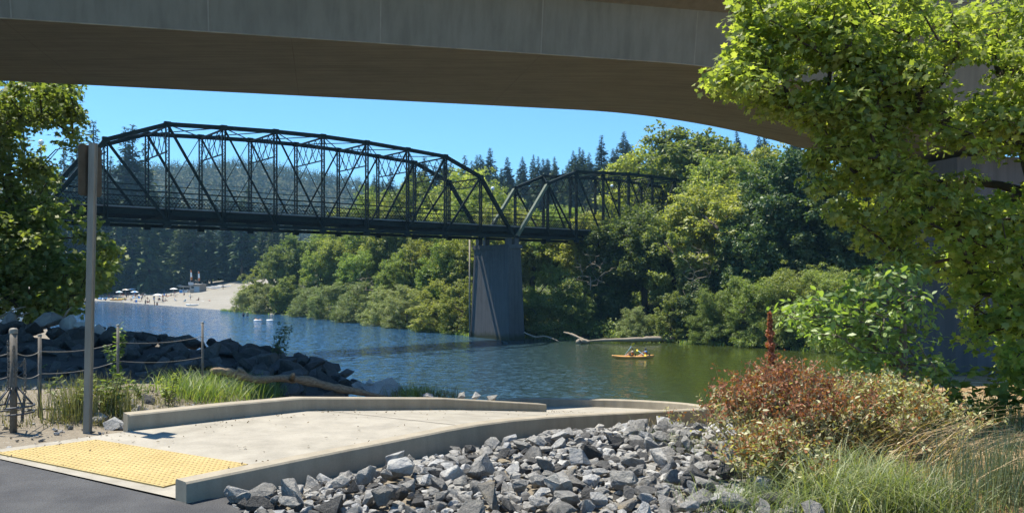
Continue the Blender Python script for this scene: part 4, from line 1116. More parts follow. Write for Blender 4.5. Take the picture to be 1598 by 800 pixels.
# the shaded rock bank under the road bridge
def berm(px, py, Y, s, k, label, group): 
    p = P(px, py, Y); place_rock(p.x, p.y, p.z, s, k, label, group, 'boulder')
TOPL = [(0, 512), (60, 506), (130, 515), (195, 522), (240, 522), (300, 528), (345, 530), (400, 546), (440, 552), (480, 556), (520, 572), (552, 590)]
tp_x = [a for a, b in TOPL]; tp_y = [b for a, b in TOPL]
GB = 'shaded rocks of the bank under the road bridge'
def bank_profile(px):
    return float(np.interp(px, tp_x, tp_y)), float(np.interp(px, [0, 300, 560], [23.6, 23.2, 20.6]))
mm = MB()
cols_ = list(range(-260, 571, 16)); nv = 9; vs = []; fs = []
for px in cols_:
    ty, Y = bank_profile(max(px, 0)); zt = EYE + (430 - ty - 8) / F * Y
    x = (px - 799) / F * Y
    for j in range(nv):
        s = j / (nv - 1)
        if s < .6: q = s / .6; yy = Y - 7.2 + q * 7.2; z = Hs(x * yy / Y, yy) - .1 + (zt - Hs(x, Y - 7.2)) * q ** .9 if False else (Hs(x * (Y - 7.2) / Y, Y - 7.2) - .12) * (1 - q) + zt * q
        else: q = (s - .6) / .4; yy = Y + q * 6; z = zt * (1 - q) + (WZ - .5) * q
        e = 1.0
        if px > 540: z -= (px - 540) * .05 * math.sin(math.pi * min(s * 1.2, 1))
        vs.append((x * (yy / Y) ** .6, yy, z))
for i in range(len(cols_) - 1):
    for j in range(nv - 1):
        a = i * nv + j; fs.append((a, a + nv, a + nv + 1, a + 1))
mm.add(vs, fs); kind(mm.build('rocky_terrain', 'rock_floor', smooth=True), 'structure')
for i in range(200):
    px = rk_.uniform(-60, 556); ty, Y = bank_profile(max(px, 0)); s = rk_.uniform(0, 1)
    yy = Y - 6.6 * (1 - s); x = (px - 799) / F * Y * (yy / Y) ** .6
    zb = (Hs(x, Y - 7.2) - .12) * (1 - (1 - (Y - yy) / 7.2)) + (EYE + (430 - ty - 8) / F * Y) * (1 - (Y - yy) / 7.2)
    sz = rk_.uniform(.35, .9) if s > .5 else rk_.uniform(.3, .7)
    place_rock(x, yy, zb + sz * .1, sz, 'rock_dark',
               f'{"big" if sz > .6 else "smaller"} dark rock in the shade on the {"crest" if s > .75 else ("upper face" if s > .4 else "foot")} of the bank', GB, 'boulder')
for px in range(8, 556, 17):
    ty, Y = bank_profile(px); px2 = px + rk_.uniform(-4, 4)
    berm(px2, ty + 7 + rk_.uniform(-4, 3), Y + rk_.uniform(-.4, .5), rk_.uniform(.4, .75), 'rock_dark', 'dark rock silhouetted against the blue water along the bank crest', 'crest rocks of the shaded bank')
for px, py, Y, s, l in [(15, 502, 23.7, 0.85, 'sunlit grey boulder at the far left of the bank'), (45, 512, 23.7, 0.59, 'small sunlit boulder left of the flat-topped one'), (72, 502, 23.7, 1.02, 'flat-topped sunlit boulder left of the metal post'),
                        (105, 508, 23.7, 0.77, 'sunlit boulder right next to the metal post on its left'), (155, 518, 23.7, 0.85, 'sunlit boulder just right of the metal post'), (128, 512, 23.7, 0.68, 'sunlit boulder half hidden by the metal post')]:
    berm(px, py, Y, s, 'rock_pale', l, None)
for px, py, s, k, l in [(598, 608, .85, 'rock_pale', 'pale boulder at the water beside the end of the long driftwood log'), (574, 598, .4, 'rock_pale', 'smaller pale rock left of the pale boulder'), (560, 606, .4, 'rock', 'grey rock between the log and the pale boulder'),
                        (742, 616, .30, 'rock_pale', 'pointed pale rock peeping over the ramp kerb in the middle'), (722, 618, .25, 'rock', 'small grey rock over the ramp kerb, left of the pointed one'), (768, 619, .25, 'rock', 'small grey rock over the ramp kerb, right of the pointed one'), (668, 618, .3, 'rock_pale', 'low pale rock behind the ramp kerb near the yellow grass')]:
    Y = 15.2 if px > 650 else 17.0
    p = P(px, py, Y); place_rock(p.x, p.y, p.z, s, k, l, None, 'boulder')
for i in range(26):
    px, py = rk_.choice([(rk_.uniform(150, 212), rk_.uniform(645, 672)), (rk_.uniform(190, 240), rk_.uniform(628, 655)), (rk_.uniform(330, 560), rk_.uniform(606, 622))])
    p = hit(px, py); s = rk_.uniform(.12, .26)
    place_rock(p.x, p.y, p.z + s * .15, s, rk_.choice(['rock', 'rock_dark', 'rock_pale']), 'loose grey stone on the gravel beside the thick kerb' if px < 260 else 'loose grey stone on the gravel below the driftwood log', 'loose stones on the gravel', 'stone')
peb = []
for _ in range(5200):
    x = rk_.uniform(-13, -1.5); y = rk_.uniform(7.2, 17)
    if x > -3 and y < 10.5: continue
    if y < 7.3 - (x + 4.85) * .60: continue
    if x > -3.98 and (x + 3.98) * .81 - (y - 8.2) > -.35: continue
    peb.append((x, y, Hs(x, y) + .0, rk_.choice([.015, .02, .03, .03, .045, .07]), rk_.choice(['rock', 'rock_tan', 'rock_tan', 'rock_pale'])))
rock_stuff('gravel', peb, 'loose tan gravel scattered on the left bank beside the ramp')

# ------------------------------------------------------------------ driftwood
def log(name, pts, rads, m, label, group=None, branches=()):
    c = Vector(pts[0]); sp = smoothpts([Vector(p) - c for p in pts], 5)
    rr_ = np.interp(np.linspace(0, 1, len(sp)), np.linspace(0, 1, len(rads)), rads)
    rn = random.Random(len(label)); rr_ = [r * rn.uniform(.78, 1.18) for r in rr_]
    b = MB(); b.tube(sp, rr_, 10)
    o = b.build(name, m, smooth=True, loc=c); tag(o, label, 'log', group)
    for a, q, r in branches:
        b = MB(); b.tube([Vector(a) - c, (Vector(a) + Vector(q)) / 2 - c + Vector((0, 0, .02)), Vector(q) - c], [r, r * .8, r * .5], 7); b.build('branch', m, o, True)
    return o
L1 = [P(330, 578, 14.2), P(365, 582, 14.6), P(400, 592, 14.8), P(440, 590, 15.2), P(480, 594, 15.4), P(520, 604, 15.6), P(560, 611, 15.8), P(602, 619, 16.0)]
log('driftwood_log', L1, [.05, .08, .085, .075, .09, .085, .06, .03], 'wood_tan', 'long pale driftwood log lying between the grass clump and the water', branches=[(P(455, 591, 15.2), P(458, 583, 15.0), .06), (P(385, 588, 14.7), P(372, 574, 14.6), .05)])
lw = lambda px, py, Y: P(px, py, Y)
def wl(px, Y, z): return Vector(((px - 799) / F * Y, Y, WZ + z))
log('driftwood_log', [wl(918, 101, .25), wl(950, 101, .35), wl(990, 101, .4), wl(1020, 101.5, .45), wl(1052, 102, .4)], [.08, .2, .27, .36, .3], 'wood_grey', 'long bleached log lying in the water right of the pier')
log('driftwood_log', [wl(880, 103, 1.2), wl(892, 102, 1.0), wl(905, 101, .6), wl(920, 100, .2)], [.08, .15, .15, .17], 'wood_grey', 'short leaning log touching the left end of the long bleached one')
log('driftwood_log', [wl(818, 104, 1.1), wl(836, 103, .6), wl(852, 102.5, .7), wl(872, 102, .1)], [.09, .11, .11, .08], 'wood_grey', 'thin curved log between the pier and the leaning log')
log('driftwood_log', [wl(900, 100, .1), wl(908, 99.7, .35), wl(916, 100, .1)], [.25, .35, .2], 'wood_grey', 'stubby log end below the leaning log')
# bare branches washed up at far left
for i, (a, b_) in enumerate([((-5, 498), (40, 478)), ((0, 508), (45, 488)), ((95, 505), (112, 478))]):
    log('bare_branch', [P(a[0], a[1], 24), P((a[0] + b_[0]) / 2, (a[1] + b_[1]) / 2 - 3, 24), P(b_[0], b_[1], 24)], [.04, .03, .015], 'wood_grey', 'thin bare grey branch lying over the sunlit boulders at far left', 'bare branches at far left')

# ------------------------------------------------------------------ sign post, chain post, rope fence
def make_sign():
    Y = 8.46; p = P(134, 665, Y); t = thing('sign_post', 'tall galvanised metal post with a narrow sign seen nearly edge-on', 'sign', (p.x, p.y, -.15))
    b = MB(); h = 1.41 + 1.6 + .15; w = .062; th = .006
    for x0, x1, y0, y1 in ((-w / 2, w / 2, -th, 0), (-w / 2, -w / 2 + th, 0, .04), (w / 2 - th, w / 2, 0, .04), (-w / 2 - .012, -w / 2, .034, .04), (w / 2, w / 2 + .012, .034, .04)):
        b.box(x0, x1, y0, y1, 0, h)
    o = b.build('post', 'galv', t); o.rotation_euler = (0, R(1.15), 0)
    # sign plate with rounded corners, turned almost edge-on
    b = MB(); W_, Hh, r = .30, .54, .04; pr_ = []
    for cx, cz, a0 in ((W_ / 2 - r, Hh / 2 - r, 0), (-W_ / 2 + r, Hh / 2 - r, 90), (-W_ / 2 + r, -Hh / 2 + r, 180), (W_ / 2 - r, -Hh / 2 + r, 270)):
        for k in range(6): a = R(a0 + k * 18); pr_.append((cx + r * math.cos(a), cz + r * math.sin(a)))
    n = len(pr_); b.add([(x, -.003, z) for x, z in pr_] + [(x, .003, z) for x, z in pr_], [tuple(range(n)), tuple(range(2 * n - 1, n - 1, -1))] + [(k, n + k, n + (k + 1) % n, (k + 1) % n) for k in range(n)])
    s = b.build('sign_plate', 'signback', t, loc=(.012, .06, 2.87)); s.rotation_euler = (0, 0, R(70))
    b = MB(); b.box(-.012, .012, -.012, -.004, -.24, .24); q = b.build('bracket', 'galv', s)
    b = MB(); b.lathe([(.0, -.0), (.012, 0), (.012, .02), (0, .02)], (0, 0, 0), 8); 
    for z in (-.18, .18): q = ob('bolt', b.mesh('bolt', 'galv'), s, (0, -.012, z)); q.rotation_euler = (R(90), 0, 0)
make_sign()
def chain(pts, link=.038, name='chain', m='rusty', parent=None):
    b = MB(); pts = [Vector(p) for p in pts]; d = 0; i = 0; acc = 0
    L = [(pts[k + 1] - pts[k]).length for k in range(len(pts) - 1)]; tot = sum(L); n = int(tot / (link * .72))
    for k in range(n):
        s = tot * (k + .5) / n; j = 0
        while s > L[j]: s -= L[j]; j += 1
        c = pts[j].lerp(pts[j + 1], s / L[j]); dr = (pts[j + 1] - pts[j]).normalized()
        a = dr.cross(Vector((0, 1, .1))).normalized(); bb = dr.cross(a).normalized(); side = a if k % 2 else bb
        ring = [c + dr * (link / 2 * math.cos(2 * math.pi * q / 8)) + side * (link * .33 * math.sin(2 * math.pi * q / 8)) for q in range(9)]
        b.tube(ring, .0045, 5, False)
    return b.build(name, m, parent)
def make_chain_post():
    p = P(21, 668, 8.4); z0 = 0.0
    t = thing('chain_post', 'steel post hung with chains on a round base ring at the left edge', 'post', (p.x, p.y, z0 - .1))
    h = 1.6 + (430 - 517) / F * 8.4 + .1
    b = MB(); b.tube([(0, 0, 0), (0, 0, h)], .035, 14); b.build('pole', 'rusty', t, True)
    b = MB(); b.lathe([(.042, h - .02), (.042, h + .02), (.03, h + .035), (0, h + .04)], n=14); b.build('cap', 'galv', t, True)
    rz = .33; ring = [(.19 * math.cos(a), .19 * math.sin(a), rz) for a in np.linspace(0, 2 * math.pi, 25)]
    b = MB(); b.tube(ring, .011, 8, False); b.build('base_ring', 'darksteel', t, True)
    ring = [(.19 * math.cos(a), .19 * math.sin(a), rz - .07) for a in np.linspace(0, 2 * math.pi, 25)]
    b = MB(); b.tube(ring, .009, 8, False); b.build('base_ring', 'darksteel', t, True)
    for k in range(8):
        a = k * math.pi / 4 + .2; b = MB(); b.tube([(.035 * math.cos(a), .035 * math.sin(a), rz + .2), (.19 * math.cos(a), .19 * math.sin(a), rz)], .008, 6); b.build('strut', 'darksteel', t, True)
    for dx, z1, z0_ in ((.03, h - .15, .45), (-.03, h - .1, .5), (.055, h - .3, .65)):
        chain([(dx, -.045, z1), (dx + .015, -.055, (z1 + z0_) / 2), (dx, -.05, z0_)], parent=t)
    chain([(.04, -.02, h - .32), (.09, -.02, h - .36), (.13, -.02, h - .30), (.135, -.02, h - .6), (.10, -.02, h - .95), (.135, -.03, h - .7)], .042, 'hanging_chain', parent=t)
make_chain_post()
FP = []
for px, pt, pb, Y, l in [(62, 522, 645, 9.25, 'thin steel fence post left of the sign post'), (184, 507, 605, 11.4, 'thin steel fence post behind the leafy sapling'), (316, 503, 578, 13.6, 'thin steel fence post above the bright grass clump')]:
    p = P(px, pb, Y); z = Hs(p.x, p.y) - .2; top = EYE + (430 - pt) / F * Y
    t = thing('fence_post', l, 'fence post', (p.x, p.y, z)); b = MB(); b.tube([(0, 0, 0), (0, 0, top - z)], .020, 8); b.build('pole', 'rusty', t, True)
    b = MB(); b.lathe([(.024, top - z - .02), (.024, top - z + .006), (0, top - z + .01)], n=8); b.build('cap', 'galv', t, True)
def rope(ps, label, r=.006):
    out = []
    for a, c in zip(ps[:-1], ps[1:]):
        for i in range(10): s = i / 10; out.append(a.lerp(c, s) - Vector((0, 0, .05 * 4 * s * (1 - s))))
    out.append(ps[-1]); b = MB(); b.tube(out, r, 6); tag(b.build('fence_rope', 'rope', smooth=True), label, 'rope')
rope([P(-40, 549, 8.6), P(21, 548, 8.4), P(62, 548, 9.25), P(184, 534, 11.4), P(316, 525, 13.6)], 'upper sagging fence rope strung between the thin posts')
rope([P(-40, 586, 8.6), P(21, 584, 8.4), P(62, 583, 9.25), P(184, 563, 11.4), P(316, 557, 13.6)], 'lower sagging fence rope strung between the thin posts')
b = MB(); b.tube([hit(36, 646) + Vector((0, 0, .03)), hit(60, 642) + Vector((0, 0, .03)), hit(85, 641) + Vector((0, 0, .03)), hit(110, 643) + Vector((0, 0, .03))], .012, 6); tag(b.build('ground_pipe', 'darksteel', smooth=True), 'thin dark pipe lying on the gravel between the post ring and weeds', 'pipe')

# bare grey shrubs among the far bank trees
for px, py, off, h, l, sd in [(918, 400, 9, 6.5, 'leafless grey shrub under the deck of the second truss span', 3), (1078, 395, 8, 6.0, 'leafless grey branches between the pale tree and the wide willow thicket', 4), (575, 430, 10, 6.0, 'bare pale branches sticking out of the bank thicket below the truss', 5)]:
    x, y = shore(px, off); z = EYE + (430 - py) / F * y - h * .75; rg_ = np.random.default_rng(sd); t = thing('bare_shrub', l, 'bush', (x, y - 3.0, z))
    tg = unit(rg_.normal(size=(70, 3)) + np.array([0, -.3, .6])) * rg_.uniform(.4, 1, (70, 1)) * h * .6 + np.array([0, 0, h * .35])
    nd, pa, ct = grow([(0, 0, 0), (.05, 0, h * .15), (0, .05, h * .3)], tg, .5, rg_, .0, .12); ob('twigs', limbs_mesh('twigs', nd, pa, ct, .10, 'wood_grey', .022, 5), t)

# ------------------------------------------------------------------ near plants
rp = np.random.default_rng(55)
def tuft(name, label, cat, cpts, n, h, lean, w, m, spread, droop=.6, group=None, segs=3):
    """a clump of blades around ground points"""
    C = np.array([list(c) for c in cpts]); base = C[0]
    k = rp.integers(0, len(C), n); Pp = C[k] + np.concatenate([rp.normal(0, spread, (n, 2)), np.zeros((n, 1))], 1)
    Pp[:, 2] = [Hs(a, b) - .01 for a, b in Pp[:, :2]]
    o = ob(name, blades(name, Pp - base, h * rp.uniform(.5, 1.15, n), lean * rp.uniform(.3, 1.3, n), w, m, rp, segs, droop), None, tuple(base))
    return tag(o, label, cat, group) if cat else o
# bright grass clump behind the thick kerb
tuft('grass_clump', 'tall bright green grass clump behind the thick kerb', 'grass', [hit(300, 622), hit(330, 622), hit(360, 618), hit(395, 616), hit(420, 616), hit(285, 612), hit(320, 606)], 1500, .46, .8, .011, 'grass_bright', .24)
tuft('grass_clump', 'smaller bright grass tuft at the right end of the tall clump', 'grass', [hit(440, 610), hit(425, 612)], 220, .34, .7, .010, 'grass', .2)
tuft('reed_clump', 'brownish weedy reed clump at the foot of the sign post', 'weeds', [hit(105, 655), hit(125, 652), hit(165, 650), hit(185, 648)], 520, .55, .35, .009, 'drygrass', .14)
def weed(name, label, p, h, n, leaf, asp, m, seed, w=.12, cat='plant', stem='drygrass'):
    """upright leafy stems"""
    rng = np.random.default_rng(seed); t = thing(name, label, cat, tuple(p)); Pp = []; Tt = []
    b = MB()
    for i in range(n):
        a = rng.uniform(0, 6.283); l = rng.uniform(.1, w * 2); tip = Vector((math.cos(a) * l, math.sin(a) * l, h * rng.uniform(.6, 1.0)))
        r0 = Vector((rng.normal(0, w * .3), rng.normal(0, w * .3), -.05)); mid = r0.lerp(tip, .5) + Vector((0, 0, .04)); b.tube([r0, mid, tip], [.006, .004, .002], 4)
        for k in range(int(26 * h / .6) + 6):
            s = rng.uniform(.15, 1); q = r0.lerp(tip, s); aa = rng.uniform(0, 6.283); Pp.append(q); Tt.append((math.cos(aa), math.sin(aa), rng.uniform(.1, .9)))
    b.build('stem', 'bark_pale', t)
    Pp = np.array([list(q) for q in Pp]); Tt = np.array(Tt); L = leaf * rng.uniform(.6, 1.2, len(Pp))
    ob('foliage', leaves('foliage', Pp, np.array([0, 0, 1.]) + rng.normal(0, .5, Pp.shape), L, L * asp, 'oval', m, rng, Tt), t); return t
weed('sapling', 'slender light green sapling growing beside the middle fence post', hit(181, 606), 1.12, 5, .10, .42, 'leaf_sap', 1, .07)
weed('sapling', 'bushy yellow-green young plant just right of the left fence post', hit(70, 590), .34, 9, .09, .42, 'leaf_sap', 2, .16)
weed('weed_plant', 'narrow-leaved weed standing left of the sign post', hit(112, 652), .52, 12, .09, .3, 'leaf_bank', 3, .16)
weed('weed_plant', 'narrow-leaved green weed standing right of the sign post', hit(168, 650), .56, 14, .09, .3, 'leaf_bank', 4, .18)
weed('weed_plant', 'low green weed at the far left edge of the gravel', hit(4, 585), .3, 7, .08, .42, 'leaf_sap', 5, .12)
weed('weed_plant', 'small pale green plant on the gravel left of the grass clump', hit(243, 590), .3, 6, .08, .4, 'leaf_sap', 6, .1)
weed('weed_plant', 'leafy weed between the sapling and the bright grass clump', hit(222, 620), .3, 6, .07, .35, 'leaf_bank', 7, .1)
weed('weed_plant', 'leafy weed against the left side of the grass clump', hit(262, 628), .42, 8, .08, .35, 'leaf_bank', 8, .12)
weed('weed_plant', 'small weed by the start of the thick kerb', hit(196, 630), .22, 5, .06, .35, 'leaf_bank', 9, .1)
pb = P(437, 556, 20.5); weed('shrub', 'bare-stemmed dark shrub rising from the shaded bank against the water', pb, .95, 9, .10, .3, 'leaf_dark', 10, .26, 'bush')
for px, py, Y, l, n_ in [(655, 612, 16.5, 'yellowish grass tuft right of the pale boulder', 300), (632, 610, 17, 'dry grass tuft touching the pale boulder', 200), (685, 616, 16.2, 'low yellow tuft behind the ramp kerb', 160)]:
    p = P(px, py, Y); C = np.array([[p.x, p.y, p.z - .1]]) + np.concatenate([rp.normal(0, .22, (n_, 2)), np.zeros((n_, 1))], 1)
    tag(ob('grass_tuft', blades('grass_tuft', C, rp.uniform(.15, .36, n_), rp.uniform(.3, 1, n_), .012, 'drygrass' if n_ != 300 else 'leaf_gold', rp)), l, 'grass')
# sparse weeds on the gravel
wk = []
while len(wk) < 900:
    px, py = rp.uniform(-20, 520), rp.uniform(596, 668)
    if py > 668 - .0 * px or (px > 210 and py > 655 - (px - 210) * .13): continue
    p = hit(px, py); wk.append(list(p + Vector((0, 0, -.01))))
wk = np.array(wk); wk = np.repeat(wk, 3, 0) + rp.normal(0, .03, (2700, 3)) * np.array([1, 1, 0])
kind(tag(ob('dry_grass', blades('dry_grass', wk, rp.uniform(.05, .2, len(wk)), rp.uniform(.3, 1, len(wk)), .007, 'drygrass', rp)), 'sparse dry weeds dotted over the left gravel', 'weeds'), 'stuff')
# rust-red and tan shrubs
def dock_bush(name, label, cx, cyy, wx, wy, h, red, seed, n=190):
    rng = np.random.default_rng(seed); z0 = Hs(cx, cyy); t = thing(name, label, 'bush', (cx, cyy, z0)); b = MB(); L_ = []; S_ = []
    for i in range(n):
        u = rng.normal(size=2) * .30; r0 = Vector((u[0] * wx * .7, u[1] * wy * .7, -.02)); k = math.hypot(u[0], u[1])
        tip = Vector((u[0] * wx * 1.55, u[1] * wy * 1.5, h * max(.35, 1.05 - .55 * k ** 1.3) * rng.uniform(.78, 1.08)))
        mid = r0.lerp(tip, .5) + Vector((rng.normal(0, .04), rng.normal(0, .04), .05)); b.tube([r0, mid, tip], [.006, .004, .002], 4)
        for j in range(26):
            s = rng.uniform(.12, 1); q = r0.lerp(mid, s * 2) if s < .5 else mid.lerp(tip, s * 2 - 1); L_.append(q + Vector(rng.normal(0, .035, 3)))
        for j in range(4):
            d = Vector(rng.normal(0, 1, 3)); d.z = abs(d.z) + .6; d.normalize(); st = mid.lerp(tip, rng.uniform(.2, 1)); e = st + d * rng.uniform(.08, .22)
            b.tube([st, e], [.003, .0015], 3)
            for q in range(10):
                w_ = st.lerp(e, rng.uniform(.1, 1)) + Vector(rng.normal(0, .012, 3))
                (S_ if (rng.uniform() < red * (1.25 if w_.z > h * .6 else .55)) else L_).append(w_)
    b.build('stem', 'straw', t)
    Pp = np.array([list(q) for q in L_]); L = .042 * rng.uniform(.5, 1.4, len(Pp))
    ob('foliage', leaves('foliage', Pp, rng.normal(size=Pp.shape) + np.array([0, 0, .5]), L, L * .42, 'oval', 'tanleaf', rng, rng.normal(size=Pp.shape) + np.array([0, 0, .6])), t)
    if S_:
        Pp = np.array([list(q) for q in S_]); L = .028 * rng.uniform(.6, 1.4, len(Pp))
        ob('seed_head', leaves('seed_head', Pp, rng.normal(size=Pp.shape), L, L * .6, 'diamond', 'rust', rng), t)
    return t
q1 = hit(1215, 735); dock_bush('dock_shrub', 'wide rust-red seeding shrub at the right end of the rock bed', 2.40, 7.0, .74, .66, .78, .80, 61, 270)
dock_bush('dock_shrub', 'olive and tan leafy shrub right of the rust-red one', 3.25, 7.25, .80, .70, .64, .30, 62, 260)
dock_bush('dock_shrub', 'small rust-tinged shrub in front of the rust-red one by the rocks', 2.0, 6.1, .34, .34, .42, .5, 63, 90)
n_ = 420; tt_ = rp.uniform(0, 1, n_); ss_ = rp.choice([0, 1], n_, p=[.65, .35]); db = []
for a_, b_ in zip(tt_, ss_):
    i_ = min(4, int(a_ * 5)); A_, B2 = SECT[i_], SECT[i_ + 1]; f_ = a_ * 5 - i_
    l_ = Vector(A_[0]).lerp(Vector(B2[0]), f_); r_ = Vector(A_[1]).lerp(Vector(B2[1]), f_); e_ = abs(rp.normal(0, .12)) + .015
    db.append(list(l_.lerp(r_, rp.uniform(0, 1) if rp.uniform() < .35 else (min(e_, .5) if b_ == 0 else 1 - min(e_, .5)))))
db = np.array(db) + np.array([0, 0, .012])
kind(tag(ob('leaf_litter', leaves('leaf_litter', db, np.array([0, 0, 1.]) + rp.normal(0, .5, db.shape), rp.uniform(.012, .04, n_), .014, 'oval', 'litter', rp)), 'small dry leaves and grit scattered on the concrete ramp', 'leaf litter'), 'stuff')
# the tall red dock spike
tq = thing('dock_spike', 'tall dark red dock seed spike sticking up above the rust-red shrub', 'plant', (2.42, 7.45, Hs(2.42, 7.45)))
hh = EYE + (430 - 488) / F * 7.45 - Hs(2.42, 7.45); b = MB(); b.tube([(0, 0, 0), (.01, 0, hh * .6), (-.02, 0, hh)], [.009, .007, .003], 6); b.build('stem', 'straw', tq)
rng = np.random.default_rng(8); s_ = rng.uniform(0, 1, 1500); zz = hh * (.50 + .5 * s_); rad = .066 * (1 - s_ ** 2.5) * (.6 + .4 * np.sin(s_ * 38)) * rng.uniform(.1, 1, 1500); aa = rng.uniform(0, 6.283, 1500)
Pp = np.stack([rad * np.cos(aa) + .01 - .02 * s_, rad * np.sin(aa), zz], 1); ob('seed_head', leaves('seed_head', Pp, rng.normal(size=Pp.shape), .026, .018, 'oval', 'rust', rng), tq)
# straw stalks fallen over
n_ = 160; C = np.array([[3.2, 6.7, .0]]) + np.stack([rp.normal(0, .35, n_), rp.normal(0, .4, n_), np.zeros(n_)], 1); C[:, 2] = [Hs(a, b_) for a, b_ in C[:, :2]]
dirs = unit(np.stack([rp.normal(.8, .5, n_), rp.normal(-.5, .4, n_), np.zeros(n_)], 1))
tag(ob('straw_stalks', blades('straw_stalks', C, rp.uniform(.4, .85, n_), rp.uniform(.6, 1.5, n_), .009, 'straw', rp, 4, .6, dirs)), 'bleached straw stalks leaning over right of the tan shrub', 'dry grass')
# foreground grasses
def gp(px, py): return hit(px, py, 2.0)
tuft('grass_clump', 'arching green grass clump at the bottom, below the tan shrub', 'grass', [gp(1330, 790), gp(1290, 795), gp(1370, 780), gp(1310, 770)], 1100, .52, 1.0, .0075, 'grass', .17, .9)
tuft('grass_clump', 'low green grass clump at the bottom edge left of the arching clump', 'grass', [gp(1190, 800), gp(1140, 805), gp(1230, 800)], 620, .30, .8, .006, 'grass', .16, .8)
tuft('grass_clump', 'pale green grass clump between the arching clump and the rushes', 'grass', [gp(1420, 790), gp(1450, 800), gp(1400, 800)], 800, .46, .9, .006, 'grass', .17, .9)
tuft('rush_clump', 'stiff grey-green rush clump in the bottom right corner', 'rush', [gp(1545, 790), gp(1580, 780), gp(1510, 800), gp(1610, 790), gp(1560, 770)], 760, .56, .30, .0055, 'rush', .15, .3)
tuft('grass_clump', 'dark green grass in the shade at the foot of the concrete column', 'grass', [Vector((6.2, 10.5, 0)), Vector((5.9, 10.7, 0)), Vector((6.5, 10.7, 0))], 420, .5, .6, .012, 'grass', .35)
tuft('grass_tuft', 'fine green grass growing among the rocks left of the rust-red shrub', 'grass', [gp(1070, 705), gp(1010, 690), gp(1100, 700), gp(1040, 695), gp(1125, 715)], 620, .16, .8, .005, 'grass', .13, .8)
gm = []
while len(gm) < 2600:
    x, y = rp.uniform(1.4, 8.5), rp.uniform(4.2, 12)
    if inside(BED, x, y): continue
    gm.append((x, y, Hs(x, y) - .01))
gm = np.array(gm); gm = np.repeat(gm, 3, 0) + rp.normal(0, .03, (len(gm) * 3, 3)) * np.array([1, 1, 0]); 
sel = (gm[:, 1] < 6.4) | (rp.uniform(size=len(gm)) < .25)
ga = gm[sel]; 
kind(tag(ob('grass', blades('grass', ga, rp.uniform(.10, .32, len(ga)), rp.uniform(.4, 1.2, len(ga)), .006, 'grass', rp)), 'mixed green grass covering the ground at the bottom right', 'grass'), 'stuff')
gb = gm[~sel]; kind(tag(ob('dry_grass', blades('dry_grass', gb, rp.uniform(.06, .24, len(gb)), rp.uniform(.4, 1.2, len(gb)), .007, 'straw', rp)), 'dry straw and litter grass on the ground right of the shrubs', 'dry grass'), 'stuff')
# fallen leaves and twigs as litter
n_ = 5000; C = np.stack([rp.uniform(2.6, 9, n_), rp.uniform(5, 13, n_), np.zeros(n_)], 1); C[:, 2] = H(C[:, 0], C[:, 1]) + rp.uniform(0, .03, n_)
kind(tag(ob('leaf_litter', leaves('leaf_litter', C, np.array([0, 0, 1.]) + rp.normal(0, .4, C.shape), rp.uniform(.03, .09, n_), .03, 'oval', 'litter_tan', rp)), 'brown and straw coloured leaf litter under the maple', 'leaf litter'), 'stuff')
weed('bramble', 'low bramble with large pale leaves right of the alder stem', Vector((4.75, 8.9, Hs(4.75, 8.9))), .85, 9, .13, .7, 'leaf_sap', 12, .35, 'bush')
weed('bramble', 'leafy bramble at the foot of the concrete column', Vector((5.6, 9.6, Hs(5.6, 9.6))), .8, 12, .12, .7, 'leaf_bank', 13, .4, 'bush')
weed('bramble', 'large-leaved bramble at the right edge under the maple boughs', Vector((6.4, 9.0, Hs(6.4, 9))), 1.0, 12, .15, .7, 'leaf_sap', 14, .4, 'bush')
weed('weed_plant', 'thin pale weed at the water side of the rust-red shrub', Vector((2.5, 8.6, Hs(2.5, 8.6))), .75, 5, .06, .25, 'grass', 15, .2)
for x, y, l in [(3.75, 12.9, 'grass tuft on the bank at the water end of the rock bed'), (4.3, 13.6, 'second grass tuft on the bank, nearer the water than the rock-bed one'), (4.6, 12.4, 'grass tuft on the bank behind the rust-red shrub'), (5.0, 14.5, 'grass tuft low on the bank above the green water')]:
    C = np.array([[x, y, 0]]) + np.concatenate([rp.normal(0, .32, (260, 2)), np.zeros((260, 1))], 1); C[:, 2] = H(C[:, 0], C[:, 1]) - .02
    tag(ob('grass_tuft', blades('grass_tuft', C, rp.uniform(.15, .5, 260), rp.uniform(.3, 1, 260), .011, 'drygrass' if y > 13 else 'grass', rp)), l, 'grass')
# algae and grass patches at the far waterline
def f_al(rng):
    px = rng.choice([rng.uniform(815, 905), rng.uniform(1060, 1130), rng.uniform(1240, 1330), rng.uniform(640, 735), rng.uniform(345, 420)]); x, y = shore(px, rng.uniform(-1.0, 2.5)); return x, y
al = []
for _ in range(1500): x, y = f_al(rp); al.append((x, y, max(WZ, Hs(x, y))))
al = np.repeat(np.array(al), 3, 0) + rp.normal(0, .2, (4500, 3)) * np.array([1, 1, 0])
kind(tag(ob('grass', blades('grass', al, rp.uniform(.2, .6, len(al)), .5, .09, 'grass_bright', rp, 2)), 'low bright green grass strips along the far waterline', 'grass'), 'stuff')

